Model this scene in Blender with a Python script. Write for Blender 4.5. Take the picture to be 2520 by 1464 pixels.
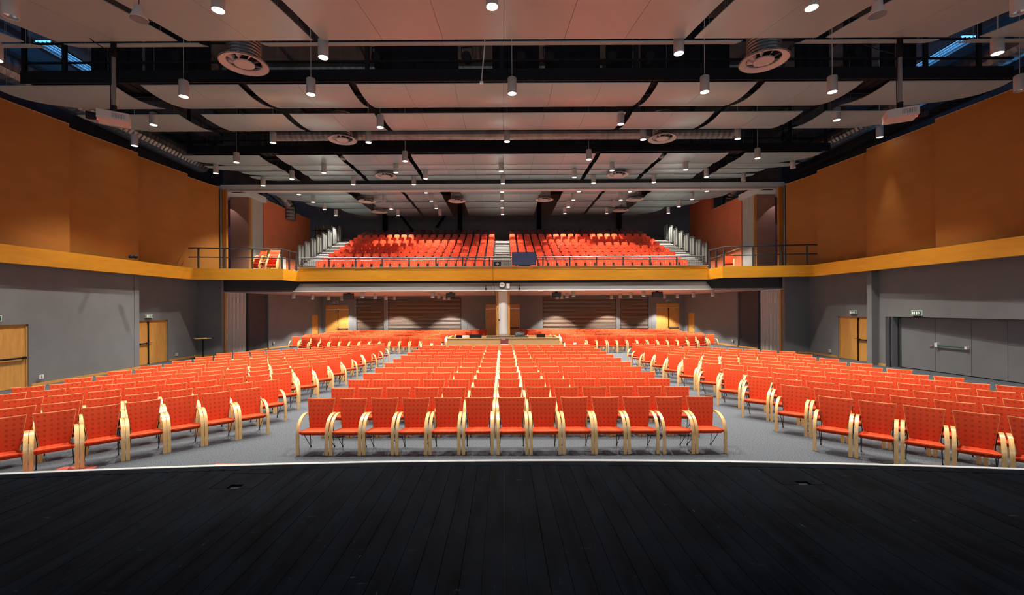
import bpy, math, random
from mathutils import Vector, Matrix
random.seed(7)
PI = math.pi
for o in list(bpy.data.objects): bpy.data.objects.remove(o)
C = bpy.context.scene.collection
F, H, U0, V0, ROLL = 1090.0, 2.6, 1238.0, 757.0, 0.0053      # lens in px, eye height, principal point of the hall axis

def W(u, v, Y):
    """world point seen at photo pixel (u, v) that stands at hall depth Y"""
    vv = v + (u - U0) * ROLL - V0
    return Vector(((u - U0) * Y / F, Y, H - vv * Y / F))

# ---------------------------------------------------------------- camera, world, exposure
cd = bpy.data.cameras.new('camera'); cam = bpy.data.objects.new('camera', cd); C.objects.link(cam)
cd.sensor_width = 36; cd.lens = 36 * F / 2520
cd.shift_x = (1260 - U0) / 2520; cd.shift_y = (V0 - 732) / 2520
cd.clip_end = 200
cam.location = (0, 0, H); cam.rotation_euler = (math.radians(90), 0.0, 0)
cam.rotation_euler = (Matrix.Rotation(math.radians(90), 3, 'X') @ Matrix.Rotation(-ROLL, 3, 'Z')).to_euler()
bpy.context.scene.camera = cam
w = bpy.data.worlds.new('world'); bpy.context.scene.world = w; w.use_nodes = True
w.node_tree.nodes['Background'].inputs[0].default_value = (0.75, 0.82, 1.0, 1)
w.node_tree.nodes['Background'].inputs[1].default_value = 0.35
vs = bpy.context.scene.view_settings
vs.view_transform = 'Standard'; vs.look = 'None'; vs.gamma = 1; vs.use_curve_mapping = False
vs.exposure = 0.0
SPOT_W = 2000.0      # each ceiling downlight
LOW_W = 1000.0        # each lamp under the balcony

def area(name, loc, rot, sx, sy, watts, col=(1, 1, 1)):
    ld = bpy.data.lights.new(name, 'AREA'); ld.shape = 'RECTANGLE'; ld.size = sx; ld.size_y = sy
    ld.energy = watts; ld.color = col
    o = bpy.data.objects.new(name, ld); C.objects.link(o); o.location = loc; o.rotation_euler = rot
    return o
area('fill_light', (0, -3.0, 6.5), (math.radians(75), 0, 0), 14, 2.5, 250, (1, .93, .86))  # added fill above and behind the camera, stands for no visible lamp

# ---------------------------------------------------------------- materials
M = {}
def mat(name, col, rough=0.6, metal=0.0, var=0.0, scale=8.0, bump=0.0, bscale=60.0, emit=0.0, spec=0.5, coat=0.0, stretch=None, col2=None):
    m = bpy.data.materials.new(name); m.use_nodes = True
    nt = m.node_tree; b = nt.nodes['Principled BSDF']
    b.inputs['Base Color'].default_value = (*col, 1); b.inputs['Roughness'].default_value = rough
    b.inputs['Metallic'].default_value = metal; b.inputs['Specular IOR Level'].default_value = spec
    if coat: b.inputs['Coat Weight'].default_value = coat
    tc = nt.nodes.new('ShaderNodeTexCoord')
    mp = nt.nodes.new('ShaderNodeMapping'); nt.links.new(tc.outputs['Object'], mp.inputs[0])
    if stretch: mp.inputs['Scale'].default_value = stretch
    if var > 0 or col2:
        n = nt.nodes.new('ShaderNodeTexNoise'); n.inputs['Scale'].default_value = scale; n.inputs['Detail'].default_value = 4
        nt.links.new(mp.outputs[0], n.inputs['Vector'])
        r = nt.nodes.new('ShaderNodeValToRGB'); nt.links.new(n.outputs['Fac'], r.inputs[0])
        c2 = col2 or tuple(c * (1 - var) for c in col)
        c1 = tuple(min(1, c * (1 + var)) for c in col) if not col2 else col
        r.color_ramp.elements[0].position = .32; r.color_ramp.elements[1].position = .68
        r.color_ramp.elements[0].color = (*c2, 1); r.color_ramp.elements[1].color = (*c1, 1)
        nt.links.new(r.outputs[0], b.inputs['Base Color'])
    if bump > 0:
        n2 = nt.nodes.new('ShaderNodeTexNoise'); n2.inputs['Scale'].default_value = bscale; n2.inputs['Detail'].default_value = 3
        nt.links.new(mp.outputs[0], n2.inputs['Vector'])
        bp = nt.nodes.new('ShaderNodeBump'); bp.inputs['Strength'].default_value = bump; bp.inputs['Distance'].default_value = .02
        nt.links.new(n2.outputs['Fac'], bp.inputs['Height']); nt.links.new(bp.outputs[0], b.inputs['Normal'])
    if emit > 0:
        b.inputs['Emission Color'].default_value = (*col, 1); b.inputs['Emission Strength'].default_value = emit
    M[name] = m
    return m
mat('carpet', (.125, .145, .17), .95, var=.45, scale=55, bump=.6, bscale=130, col2=(.026, .031, .038))
mat('stage_black', (.0028, .0048, .0085), .6, var=.6, scale=3, bump=.15, bscale=25, stretch=(3, .5, 1), spec=.03)
mat('stage_dark', (.003, .003, .004), .8)
mat('edge_white', (.75, .75, .72), .5, var=.1)
mat('wall_grey', (.178, .184, .19), .75, var=.05, scale=1.5, bump=.05, bscale=90)
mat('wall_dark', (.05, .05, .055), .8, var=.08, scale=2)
mat('rear_grey', (.34, .32, .32), .8, var=.08, scale=2)
mat('orange', (.38, .15, .02), .55, var=.06, scale=.8, stretch=(1, 1, 3))
mat('ochre', (.76, .34, .018), .42, var=.06, scale=1.5, stretch=(1, 1, 6))
mat('redwall', (.74, .20, .085), .65, var=.05, scale=1)
mat('brownpanel', (.28, .14, .09), .5, var=.08, scale=1.2)
mat('fold_grey', (.62, .60, .56), .55, var=.05)
mat('sail', (.285, .39, .41), .26, var=.03, scale=.6, spec=.6)
mat('beam_grey', (.66, .70, .70), .5, var=.04)
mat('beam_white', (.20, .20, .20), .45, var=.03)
mat('black', (.010, .010, .013), .6, var=.2, spec=.15)
mat('roofdark', (.055, .055, .06), .8, var=.3, scale=1.5)
mat('rail_black', (.02, .022, .024), .4)
mat('rail_grey', (.22, .22, .22), .4, metal=.6)
mat('galv', (.22, .215, .21), .38, metal=.8, var=.2, scale=2)
mat('lamp_white', (.48, .455, .43), .5, var=.03)
mat('lamp_emit', (1, .95, .88), .4, emit=14)
mat('lamp_off', (.75, .75, .75), .15, metal=.9)
mat('low_emit', (1, .93, .82), .4, emit=3)
mat('diff_white', (.45, .42, .40), .45, var=.03)
mat('birch', (.80, .50, .20), .25, var=.12, scale=6, stretch=(8, 1, 1), coat=.5)
mat('doorwood', (.62, .30, .07), .4, var=.12, scale=4, stretch=(6, 6, .6))
mat('deskwood', (.56, .33, .14), .45, var=.1, scale=4, stretch=(1, 6, 6))
mat('blackrod', (.02, .02, .022), .35, metal=.5)
mat('trib_red', (.74, .065, .018), .45, var=.06, scale=5)
mat('trib_red_shaded', (.10, .012, .012), .6, var=.1)  # seat red darkened: shade of the unlit top rows put into the colour
mat('trib_deck', (.06, .055, .055), .7, var=.2)
mat('tread', (.55, .55, .52), .5, var=.1)
mat('white', (.78, .77, .74), .5, var=.02)
mat('guard_white', (.20, .21, .19), .4, var=.05)
mat('exit_green', (.01, .10, .04), .4, emit=.15)
mat('exit_white', (.8, .95, .85), .4, emit=.5)
mat('screen_blue', (.012, .016, .05), .25)
mat('skylight', (.10, .42, 1.0), .5, emit=2.5)
mat('shutter', (.36, .27, .22), .4, metal=.1, var=.05)
mat('redmat', (.62, .11, .06), .8, var=.15)
mat('steel', (.55, .55, .55), .25, metal=1)
mat('green_bar', (.02, .12, .05), .35)
mat('proj_body', (.50, .42, .38), .5, var=.03)
mat('led_red', (1, .02, .01), .4, emit=4)
mat('lamp_small', (.9, .85, 1.0), .4, emit=6)
mat('purple', (.14, .06, .14), .6)
mat('ceil_low', (.42, .32, .27), .6, var=.05, scale=1)
mat('oldwood', (.45, .33, .2), .7, var=.2)
mat('poster_ink', (.05, .04, .05), .5, col2=(.45, .05, .06), scale=14)

nt = M['stage_black'].node_tree; N = nt.nodes; Lk = nt.links; pb_ = N['Principled BSDF']
src = pb_.inputs['Base Color'].links[0].from_socket
tc_ = N.new('ShaderNodeNewGeometry')
mx_ = None
def scratch(scale, stretch, rot, lo, hi):
    mp = N.new('ShaderNodeMapping'); mp.inputs['Scale'].default_value = stretch; mp.inputs['Rotation'].default_value = (0, 0, rot); Lk.new(tc_.outputs['Position'], mp.inputs[0])
    n = N.new('ShaderNodeTexNoise'); n.inputs['Scale'].default_value = scale; n.inputs['Detail'].default_value = 6; n.inputs['Roughness'].default_value = .65; Lk.new(mp.outputs[0], n.inputs[0])
    r = N.new('ShaderNodeMapRange'); r.inputs[1].default_value = lo; r.inputs[2].default_value = hi; Lk.new(n.outputs[0], r.inputs[0]); return r.outputs[0]
for sc, stv, ro, lo, hi, c_ in ((30, (1, .25, 1), .7, .66, .80, (.10, .11, .12, 1)), (26, (.2, 1, 1), .35, .66, .80, (.09, .10, .11, 1)), (1.2, (1, 1, 1), 0, .45, .75, (.006, .0095, .015, 1))):
    f_ = scratch(sc, stv, ro, lo, hi); m_ = N.new('ShaderNodeMix'); m_.data_type = 'RGBA'; Lk.new(f_, m_.inputs[0]); Lk.new(src, m_.inputs[6]); m_.inputs[7].default_value = c_; src = m_.outputs[2]
Lk.new(src, pb_.inputs['Base Color'])
def fabric(name, base, dot, pitch, vertical):
    m = bpy.data.materials.new(name); m.use_nodes = True; nt = m.node_tree; N = nt.nodes; L = nt.links
    b = N['Principled BSDF']; b.inputs['Roughness'].default_value = .75
    b.inputs['Specular IOR Level'].default_value = .2
    tc = N.new('ShaderNodeTexCoord'); sp = N.new('ShaderNodeSeparateXYZ'); L.new(tc.outputs['Object'], sp.inputs[0])
    def mt(op, a, bb=None):
        n = N.new('ShaderNodeMath'); n.operation = op
        for i, x in enumerate((a, bb)):
            if x is None: continue
            if isinstance(x, (int, float)): n.inputs[i].default_value = x
            else: L.new(x, n.inputs[i])
        return n.outputs[0]
    def cell(c, off):
        f = mt('FRACT', mt('ADD', mt('DIVIDE', c, pitch), off))
        return mt('SUBTRACT', f, .5)
    a = cell(sp.outputs[0], 0.0); c = cell(sp.outputs[2] if vertical else sp.outputs[1], .3)
    d = mt('SQRT', mt('ADD', mt('MULTIPLY', a, a), mt('MULTIPLY', c, c)))
    ring = mt('LESS_THAN', d, .21)
    hole = mt('LESS_THAN', mt('ABSOLUTE', mt('SUBTRACT', d, .09)), .04)
    k = mt('MULTIPLY', ring, mt('SUBTRACT', 1.0, mt('MULTIPLY', hole, .6)))
    mx = N.new('ShaderNodeMix'); mx.data_type = 'RGBA'
    L.new(k, mx.inputs[0]); mx.inputs[6].default_value = (*base, 1); mx.inputs[7].default_value = (*dot, 1)
    L.new(mx.outputs[2], b.inputs['Base Color'])
    M[name] = m
fabric('fab_back', (.64, .062, .014), (.36, .032, .012), .078, True)
fabric('fab_seat', (.64, .062, .014), (.36, .032, .012), .078, False)

# ---------------------------------------------------------------- mesh builder
class MB:
    def __init__(s): s.v = []; s.f = []; s.m = []; s.mats = []; s.cur = 0
    def use(s, name):
        if name not in s.mats: s.mats.append(name)
        s.cur = s.mats.index(name); return s
    def add(s, vs_, fs):
        n = len(s.v); s.v += [tuple(p) for p in vs_]
        s.f += [tuple(i + n for i in q) for q in fs]; s.m += [s.cur] * len(fs); return s
    def box(s, x0, x1, y0, y1, z0, z1, mtx=None):
        vs_ = [Vector((x, y, z)) for z in (z0, z1) for y in (y0, y1) for x in (x0, x1)]
        if mtx: vs_ = [mtx @ p for p in vs_]
        return s.add(vs_, [(0, 2, 3, 1), (4, 5, 7, 6), (0, 1, 5, 4), (2, 6, 7, 3), (0, 4, 6, 2), (1, 3, 7, 5)])
    def tube(s, pts, r, n=6, closed=False, cap=True):
        pts = [Vector(p) for p in pts]; rings = []
        k = len(pts)
        for i, p in enumerate(pts):
            a = pts[i - 1] if i > 0 else (pts[-1] if closed else p)
            b = pts[i + 1] if i < k - 1 else (pts[0] if closed else p)
            t = (b - a).normalized()
            up = Vector((0, 0, 1)) if abs(t.z) < .9 else Vector((1, 0, 0))
            x = t.cross(up).normalized(); y = t.cross(x)
            rr = r[i] if isinstance(r, (list, tuple)) else r
            rings.append([p + (x * math.cos(2 * PI * j / n) + y * math.sin(2 * PI * j / n)) * rr for j in range(n)])
        vs_ = [q for rg in rings for q in rg]; fs = []
        for i in range(k if closed else k - 1):
            for j in range(n):
                a = i * n + j; b = i * n + (j + 1) % n; c = ((i + 1) % k) * n + (j + 1) % n; d = ((i + 1) % k) * n + j
                fs.append((a, b, c, d))
        if cap and not closed:
            fs.append(tuple(range(n - 1, -1, -1))); fs.append(tuple((k - 1) * n + j for j in range(n)))
        return s.add(vs_, fs)
    def lathe(s, prof, n=20, c=(0, 0, 0), cap=True):
        vs_ = [(c[0] + r * math.cos(2 * PI * j / n), c[1] + r * math.sin(2 * PI * j / n), c[2] + z) for r, z in prof for j in range(n)]
        fs = [(i * n + j, i * n + (j + 1) % n, (i + 1) * n + (j + 1) % n, (i + 1) * n + j) for i in range(len(prof) - 1) for j in range(n)]
        if cap:
            if prof[0][0] > 0: fs.append(tuple(range(n - 1, -1, -1)))
            if prof[-1][0] > 0: fs.append(tuple((len(prof) - 1) * n + j for j in range(n)))
        return s.add(vs_, fs)
    def prism(s, poly, axis, a, b):
        """poly of 2D points extruded along axis 'x','y','z' from a to b"""
        def P(p, t):
            return {'x': (t, p[0], p[1]), 'y': (p[0], t, p[1]), 'z': (p[0], p[1], t)}[axis]
        n = len(poly)
        vs_ = [P(p, a) for p in poly] + [P(p, b) for p in poly]
        fs = [tuple(range(n)), tuple(range(2 * n - 1, n - 1, -1))] + [(i, i + n, (i + 1) % n + n, (i + 1) % n) for i in range(n)]
        return s.add(vs_, fs)
    def slab(s, grid_top, grid_bot):
        """closed slab between two equal grids (rows of points)"""
        R = len(grid_top); K = len(grid_top[0])
        vs_ = [p for r in grid_top for p in r] + [p for r in grid_bot for p in r]; o = R * K; fs = []
        for i in range(R - 1):
            for j in range(K - 1):
                a = i * K + j; fs.append((a, a + 1, a + K + 1, a + K)); fs.append((o + a, o + a + K, o + a + K + 1, o + a + 1))
        for j in range(K - 1):
            fs.append((j, o + j, o + j + 1, j + 1)); a = (R - 1) * K + j; fs.append((a, a + 1, o + a + 1, o + a))
        for i in range(R - 1):
            a = i * K; fs.append((a, a + K, o + a + K, o + a)); a = i * K + K - 1; fs.append((a, o + a, o + a + K, a + K))
        return s.add(vs_, fs)
    def mesh(s, name, smooth=False, fix=True):
        me = bpy.data.meshes.new(name); me.from_pydata(s.v, [], s.f)
        for k in s.mats: me.materials.append(M[k])
        if len(s.mats) > 1: me.polygons.foreach_set('material_index', s.m)
        if fix:
            import bmesh
            bm = bmesh.new(); bm.from_mesh(me); bmesh.ops.recalc_face_normals(bm, faces=bm.faces); bm.to_mesh(me); bm.free()
        if smooth:
            me.shade_smooth()
            try: me.set_sharp_from_angle(angle=math.radians(40))
            except Exception: pass
        me.update(); return me
    def build(s, name, parent=None, smooth=False, loc=None, kind=None, rz=0, label=None, cat=None, group=None):
        o = bpy.data.objects.new(name, s.mesh(name, smooth)); C.objects.link(o)
        if parent: o.parent = parent
        if loc: o.location = loc
        if rz: o.rotation_euler.z = rz
        if kind: o['kind'] = kind
        tag(o, label, cat, group); return o
def mb(m): return MB().use(m)
def tag(o, label=None, cat=None, group=None):
    if label: o['label'] = label
    if cat: o['category'] = cat
    if group: o['group'] = group
    return o
def thing(name, label, cat, loc=(0, 0, 0), rz=0, group=None, kind=None):
    o = bpy.data.objects.new(name, None); C.objects.link(o); o.empty_display_size = .2
    o.location = loc; o.rotation_euler.z = rz; tag(o, label, cat, group)
    if kind: o['kind'] = kind
    return o
def copy_tree(o, parent=None):
    c = o.copy(); C.objects.link(c); c.parent = parent
    for ch in list(o.children): copy_tree(ch, c)
    return c
def dup(src, loc, rz=0, label=None, group=None):
    c = copy_tree(src); c.location = loc; c.rotation_euler = (0, 0, rz)
    if label: c['label'] = label
    if group: c['group'] = group
    return c
ORD = ['zeroth', 'first', 'second', 'third', 'fourth', 'fifth', 'sixth', 'seventh', 'eighth', 'ninth', 'tenth', 'eleventh', 'twelfth',
       'thirteenth', 'fourteenth', 'fifteenth', 'sixteenth', 'seventeenth', 'eighteenth', 'nineteenth', 'twentieth']

def wall(name, p0, p1, z0, z1, m, side=1, t=.15, openings=(), parent=None, kind='structure'):
    """vertical wall from p0 to p1, thickness t to the given side; openings = (s0, s1, z0, z1) in metres along it"""
    p0 = Vector((*p0, 0)); p1 = Vector((*p1, 0)); d = (p1 - p0); L = d.length; d.normalize()
    n = Vector((-d.y, d.x, 0)) * side
    b = mb(m)
    mt = Matrix.Translation(p0) @ Matrix(((d.x, n.x, 0, 0), (d.y, n.y, 0, 0), (0, 0, 1, 0), (0, 0, 0, 1)))
    xs = sorted({0, L, *[o[0] for o in openings], *[o[1] for o in openings]})
    for a, c in zip(xs, xs[1:]):
        mid = (a + c) / 2; ops = [o for o in openings if o[0] < mid < o[1]]
        if not ops: b.box(a, c, 0, t, z0, z1, mt)
        else:
            o = ops[0]
            if o[2] > z0: b.box(a, c, 0, t, z0, o[2], mt)
            if o[3] < z1: b.box(a, c, 0, t, o[3], z1, mt)
    ob = b.build(name, parent, kind=None if parent else kind)
    return ob, mt

# ================================================================ STRUCTURE
# ---- floor
b = mb('carpet'); b.box(-20, 20, 3.5, 36, -.2, 0); floor = b.build('floor', kind='structure')
# ---- stage: planks, edge board, nosing
HS = .90
def edgeY(x): return 4.93 - .0118 * x * x
st = thing('stage', 'black painted plank stage with a thin white front edge', 'stage', (0, 0, 0), kind='structure')
b = mb('stage_dark')
pts = [(-9.5, -6)] + [(-9.5 + i * .5, edgeY(-9.5 + i * .5) - .02) for i in range(39)] + [(9.5, -6)]
b.prism(pts, 'z', 0, HS - .03); b.build('stage_base', st)
k = 0; x = -9.38
random.seed(3)
while x < 9.35:
    x1 = x + .14; ym = min(edgeY(x), edgeY(x1)) - .16
    holes = [(-2.79, -2.40, 4.20, 4.58), (2.67, 3.06, 4.22, 4.60)]
    segs = [(-1.5, ym)]
    for hx0, hx1, hy0, hy1 in holes:
        if x1 > hx0 and x < hx1: segs = [(-1.5, hy0 - .004), (hy1 + .004, ym)]
    dz = random.uniform(-.0015, .001)
    mbb = mb('stage_black')
    for y0, y1 in segs: mbb.box(x + .0018, x1 - .0018, y0, y1, HS - .03, HS + dz)
    mbb.build('plank', st)
    x = x1
g1 = [(-9.5 + i * .5, edgeY(-9.5 + i * .5)) for i in range(39)]
def strip(m, off0, off1, z0, z1, name):
    b = mb(m); top = [[(x, y - off0, z1), (x, y - off1, z1)] for x, y in g1]; bot = [[(x, y - off0, z0), (x, y - off1, z0)] for x, y in g1]
    b.slab(top, bot); b.build(name, st)
strip('stage_black', .03, .155, HS - .03, HS, 'edge_board')
strip('edge_white', -.02, .03, HS - .08, HS + .004, 'edge_nosing')
for hx0, hx1, hy0, hy1, lab in ((-2.80, -2.38, 4.20, 4.58, 'left'), (2.66, 3.08, 4.22, 4.60, 'right')):
    t = thing('floor_box', f'black square floor hatch with finger slot in the stage, {lab} of centre', 'floor hatch', ((hx0 + hx1) / 2, (hy0 + hy1) / 2, HS - .03))
    w2 = (hx1 - hx0) / 2 - .006; h2 = (hy1 - hy0) / 2 - .006
    b = mb('stage_black'); b.box(-w2, w2, -h2 + .09, h2, 0, .029); b.box(-w2, -.05, -h2, -h2 + .09, 0, .029); b.box(.07, w2, -h2, -h2 + .09, 0, .029); b.build('hatch_lid', t)
    b = mb('stage_dark'); b.box(-.05, .07, -h2, -h2 + .09, 0, .008); b.build('finger_slot', t)
# red mats at the foot of the stage
for x0, x1, y0, y1, lab in ((-7.27, -6.72, 6.45, 7.32, 'larger orange red floor mat under the front left chairs'), (-4.82, -4.3, 6.5, 7.42, 'small strip of orange red mat behind the stage edge')):
    b = mb('redmat'); b.box(x0, x1, y0, y1, 0, .012); b.build('red_mat', label=lab, cat='mat')

# ---- side walls, lower (grey) with doors; mirrored sides handled by s
def sx(s, x): return s * x
for s, side in ((-1, 'left'), (1, 'right')):
    if s < 0:
        o, mtA = wall('wall_left', (-16.02, 4.5), (-16.12, 19.6), 0, 4.3, 'wall_grey', 1, .25, [(8.4, 10.52, 0, 2.13)])
        wallA = o
    else:
        o, mtA = wall('wall_right', (16.75, 8.0), (16.40, 19.6), 0, 4.3, 'wall_grey', -1, .25, [(0.6, 10.72, 0, 2.13)])
    root = o
    wall('wall_return', (s * 16.1, 19.6), (s * 17.0, 19.6), 0, 4.3, 'wall_grey', -s * 1, .25, parent=root)
    _, mtB = wall('wall_segment', (s * 16.8, 19.85), (s * 16.8, 24.3), 0, 4.3, 'wall_grey', -s, .2, [(.5, 2.35, 0, 2.08)], parent=root)
    wall('wall_segment', (s * 16.95, 24.3), (s * 15.45, 24.3), 0, 4.3, 'wall_grey', s * -1, .2, parent=root)
    wall('wall_segment', (s * 15.35, 26.7), (s * 15.25, 28.6), 0, 3.6, 'wall_dark', -s, .2, parent=root)
    o2, mtD = wall('wall_segment', (s * 15.15, 28.6), (s * 14.25, 35.2), 0, 3.6, 'wall_grey', -s, .2, [(5.0, 5.9, 0, 2.12)], parent=root)
    # soffit / ceiling over the strip under the ledge
    b = mb('wall_dark'); b.box(*sorted((s * 15.66, s * 17.0)), 4.5, 22.5, 4.3, 4.55); b.build('soffit', root)
    # baseboards
    bb = mb('doorwood')
    if s < 0:
        for a, c, xw in ((4.5, 12.85, 15.975), (15.05, 19.6, 16.03)): bb.box(-xw - .03, -xw + .015, a, c, 0, .09)
    else:
        bb.box(16.375, 16.42, 18.74, 19.6, 0, .09)
    bb.box(*sorted((s * 16.8, s * 16.775)), 22.25, 24.3, 0, .09)
    bb.box(*sorted((s * 15.45, s * 16.8)), 24.27, 24.3, 0, .09)
    bb.build('baseboard_' + side, kind='structure')
    b = mb('doorwood'); 
    b.add([(s * 15.33, 26.7, 0), (s * 15.23, 28.6, 0), (s * 15.13, 28.6, 0), (s * 14.52, 33.6, 0), (s * 14.50, 33.6, 0), (s * 15.10, 28.57, 0), (s * 15.20, 28.57, 0), (s * 15.30, 26.7, 0),
           (s * 15.33, 26.7, .09), (s * 15.23, 28.6, .09), (s * 15.13, 28.6, .09), (s * 14.52, 33.6, .09), (s * 14.50, 33.6, .09), (s * 15.10, 28.57, .09), (s * 15.20, 28.57, .09), (s * 15.30, 26.7, .09)],
          [tuple(range(8)), tuple(range(15, 7, -1))] + [(i, i + 8, (i + 1) % 8 + 8, (i + 1) % 8) for i in range(8)])
    b.build('baseboard_' + side, kind='structure')
# upper orange sawtooth panels
walls_up = {}
for s, side in ((-1, 'left'), (1, 'right')):
    par = thing('wall_upper_' + side, f'tall orange brown upper wall of stepped panels on the {side}', None, kind='structure')
    walls_up[s] = par
    ys = [4.0, 7.1, 10.2, 13.3, 16.4, 19.5, 22.57, 25.05]
    for i, (a, c) in enumerate(zip(ys, ys[1:])):
        b = mb('orange')
        xo = 16.42; xi = 16.03
        z1 = 9.47
        b.prism([(s * xo, a), (s * xi, c), (s * (xi + .5), c), (s * (xo + .3), a)], 'z', 4.66, z1)
        b.build('wall_panel', par)
        b = mb('deskwood'); b.prism([(s * xo, a), (s * xi, c), (s * (xi + .14), c), (s * (xo + .1), a)], 'z', z1, z1 + .03); b.build('wall_cap', par)
    b = mb('rail_grey'); b.tube([(s * 15.98, 25.12, 4.7), (s * 15.98, 25.12, 9.45)], .05, 8)
    b.build('edge_post', par)
    b = mb('orange'); b.box(*sorted((s * 16.4, s * 15.72)), 25.2, 25.35, 4.7, 9.4); b.build('wall_return', par)
    # slot with small lamps, brown facing panel, corrugated partition stack
    b = mb('purple'); b.box(*sorted((s * 17.2, s * 16.4)), 27.6, 27.7, 4.7, 9.5); b.build('slot_wall', par)
    b = mb('brownpanel'); b.box(*sorted((s * 16.55, s * 15.42)), 26.9, 27.0, 4.7, 9.4); b.build('pocket_door', par)
    b = mb('beam_grey'); b.box(*sorted((s * 17.2, s * 15.15)), 25.75, 28.45, 9.4, 9.75); b.build('pocket_soffit', par)
    if True:
        wl = 'redwall'
        if s < 0: pr = [(28.4, 4.7), (35.25, 4.7), (35.25, 9.63), (28.4, 9.63)]
        else: pr = [(28.4, 4.7), (36.2, 4.7), (36.2, 11.5), (32.5, 11.5), (32.5, 9.63), (28.4, 9.63)]
        b = mb(wl); b.prism(pr, 'x', s * 15.3, s * 15.5); b.build('red_wall', par)
        b = mb('deskwood'); b.box(*sorted((s * 15.28, s * 15.52)), 28.4, 35.25 if s < 0 else 32.5, 9.63, 9.68); b.build('wall_cap', par)

def fold(name, s, X, y0, y1, z0, z1, label, n):
    t = thing(name, label, 'partition', (s * X, y0, z0))
    step = (y1 - y0) / n
    for i in range(n):
        b = mb('fold_grey'); a = i * step
        b.prism([(-s * .07, a + step * .3), (-s * .07, a + step * .6), (s * .05, a + step * .85), (s * .05, a + step * .08)], 'z', 0, z1 - z0)
        b.build('leaf', t)
    b = mb('black'); b.box(*sorted((s * .05, s * .07)), 0, y1 - y0, 0, z1 - z0); b.build('backing', t)
    b = mb('doorwood'); b.box(-.06, .05, -.12, -.01, 0, z1 - z0); b.build('end_post', t)
    return t
for s, side in ((-1, 'left'), (1, 'right')):
    fold('folding_partition', s, 15.5, 24.75, 26.6, .02, 3.53, f'grey folded partition stack under the balcony on the {side}', 14)
    fold('folding_partition', s, 15.4, 27.15, 28.35, 4.72, 9.4, f'tall light grey folded partition on the balcony, {side} side', 12)

# ---- balcony slab, fascia
bal = mb('trib_deck'); 
bal.prism([(-17, 22.5), (-15.6, 22.5), (-11.5, 23.2), (-11.35, 24.55), (11.35, 24.55), (11.5, 23.2), (15.6, 22.5), (17, 22.5), (17, 41), (-17, 41)], 'z', 4.3, 4.55)
bal.build('balcony_slab', kind='structure')
fas = thing('balcony_fascia', None, None, kind='structure')
poly = [(-15.64, 4.3), (-15.64, 22.3), (-11.42, 23.0), (-11.3, 24.4), (11.3, 24.4), (11.42, 23.0), (15.64, 22.3), (15.64, 4.3)]
# offset toward the hall at the top edge
tops = [(-15.50, 4.3), (-15.50, 22.2), (-11.36, 22.9), (-11.24, 24.3), (11.24, 24.3), (11.36, 22.9), (15.50, 22.2), (15.50, 4.3)]
backs = [(-15.9, 4.3), (-15.9, 22.55), (-11.6, 23.2), (-11.5, 24.6), (11.5, 24.6), (11.6, 23.2), (15.9, 22.55), (15.9, 4.3)]
for i in range(7):
    p, q = poly[i], poly[i + 1]; tp, tq = tops[i], tops[i + 1]; bp, bq = backs[i], backs[i + 1]
    b = mb('ochre')
    b.slab([[(*p, 4.1), (*bp, 4.1)], [(*tp, 4.66), (*bp, 4.66)]], [[(*q, 4.1), (*bq, 4.1)], [(*tq, 4.66), (*bq, 4.66)]])
    b.build('fascia_panel', fas)
b = mb('black'); b.box(-11.25, 11.25, 24.34, 24.6, 4.655, 4.68); b.build('shadow_gap', fas)
b = mb('ochre'); b.box(-11.22, 11.22, 24.3, 24.6, 4.68, 4.84); b.build('top_band', fas)
b = mb('beam_white'); b.box(-11.25, 11.25, 24.25, 24.62, 4.84, 4.87); b.build('top_cap', fas)
# lintel and white housing below fascia
b = mb('wall_dark'); b.box(-17, 17, 24.75, 24.9, 3.55, 4.3); b.build('lintel', kind='structure')
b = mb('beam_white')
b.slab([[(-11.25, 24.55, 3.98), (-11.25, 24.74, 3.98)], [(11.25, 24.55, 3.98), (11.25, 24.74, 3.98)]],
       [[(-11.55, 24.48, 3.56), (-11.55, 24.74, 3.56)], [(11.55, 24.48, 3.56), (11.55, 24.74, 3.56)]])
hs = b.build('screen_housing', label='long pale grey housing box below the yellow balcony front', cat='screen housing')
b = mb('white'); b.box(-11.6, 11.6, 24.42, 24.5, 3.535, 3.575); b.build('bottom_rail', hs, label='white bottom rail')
# ceiling under balcony, with panel joints
cl = thing('ceiling_lower', None, None, kind='structure')
b = mb('ceil_low'); b.box(-16.0, 16.0, 24.72, 35.3, 3.58, 3.62); b.build('ceiling_board', cl)
for i in range(26):
    x0 = -15.6 + i * 1.2
    b = mb('ceil_low'); b.box(x0 + .008, x0 + 1.192, 24.9, 35.1, 3.55, 3.58); b.build('ceiling_panel', cl)
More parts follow.
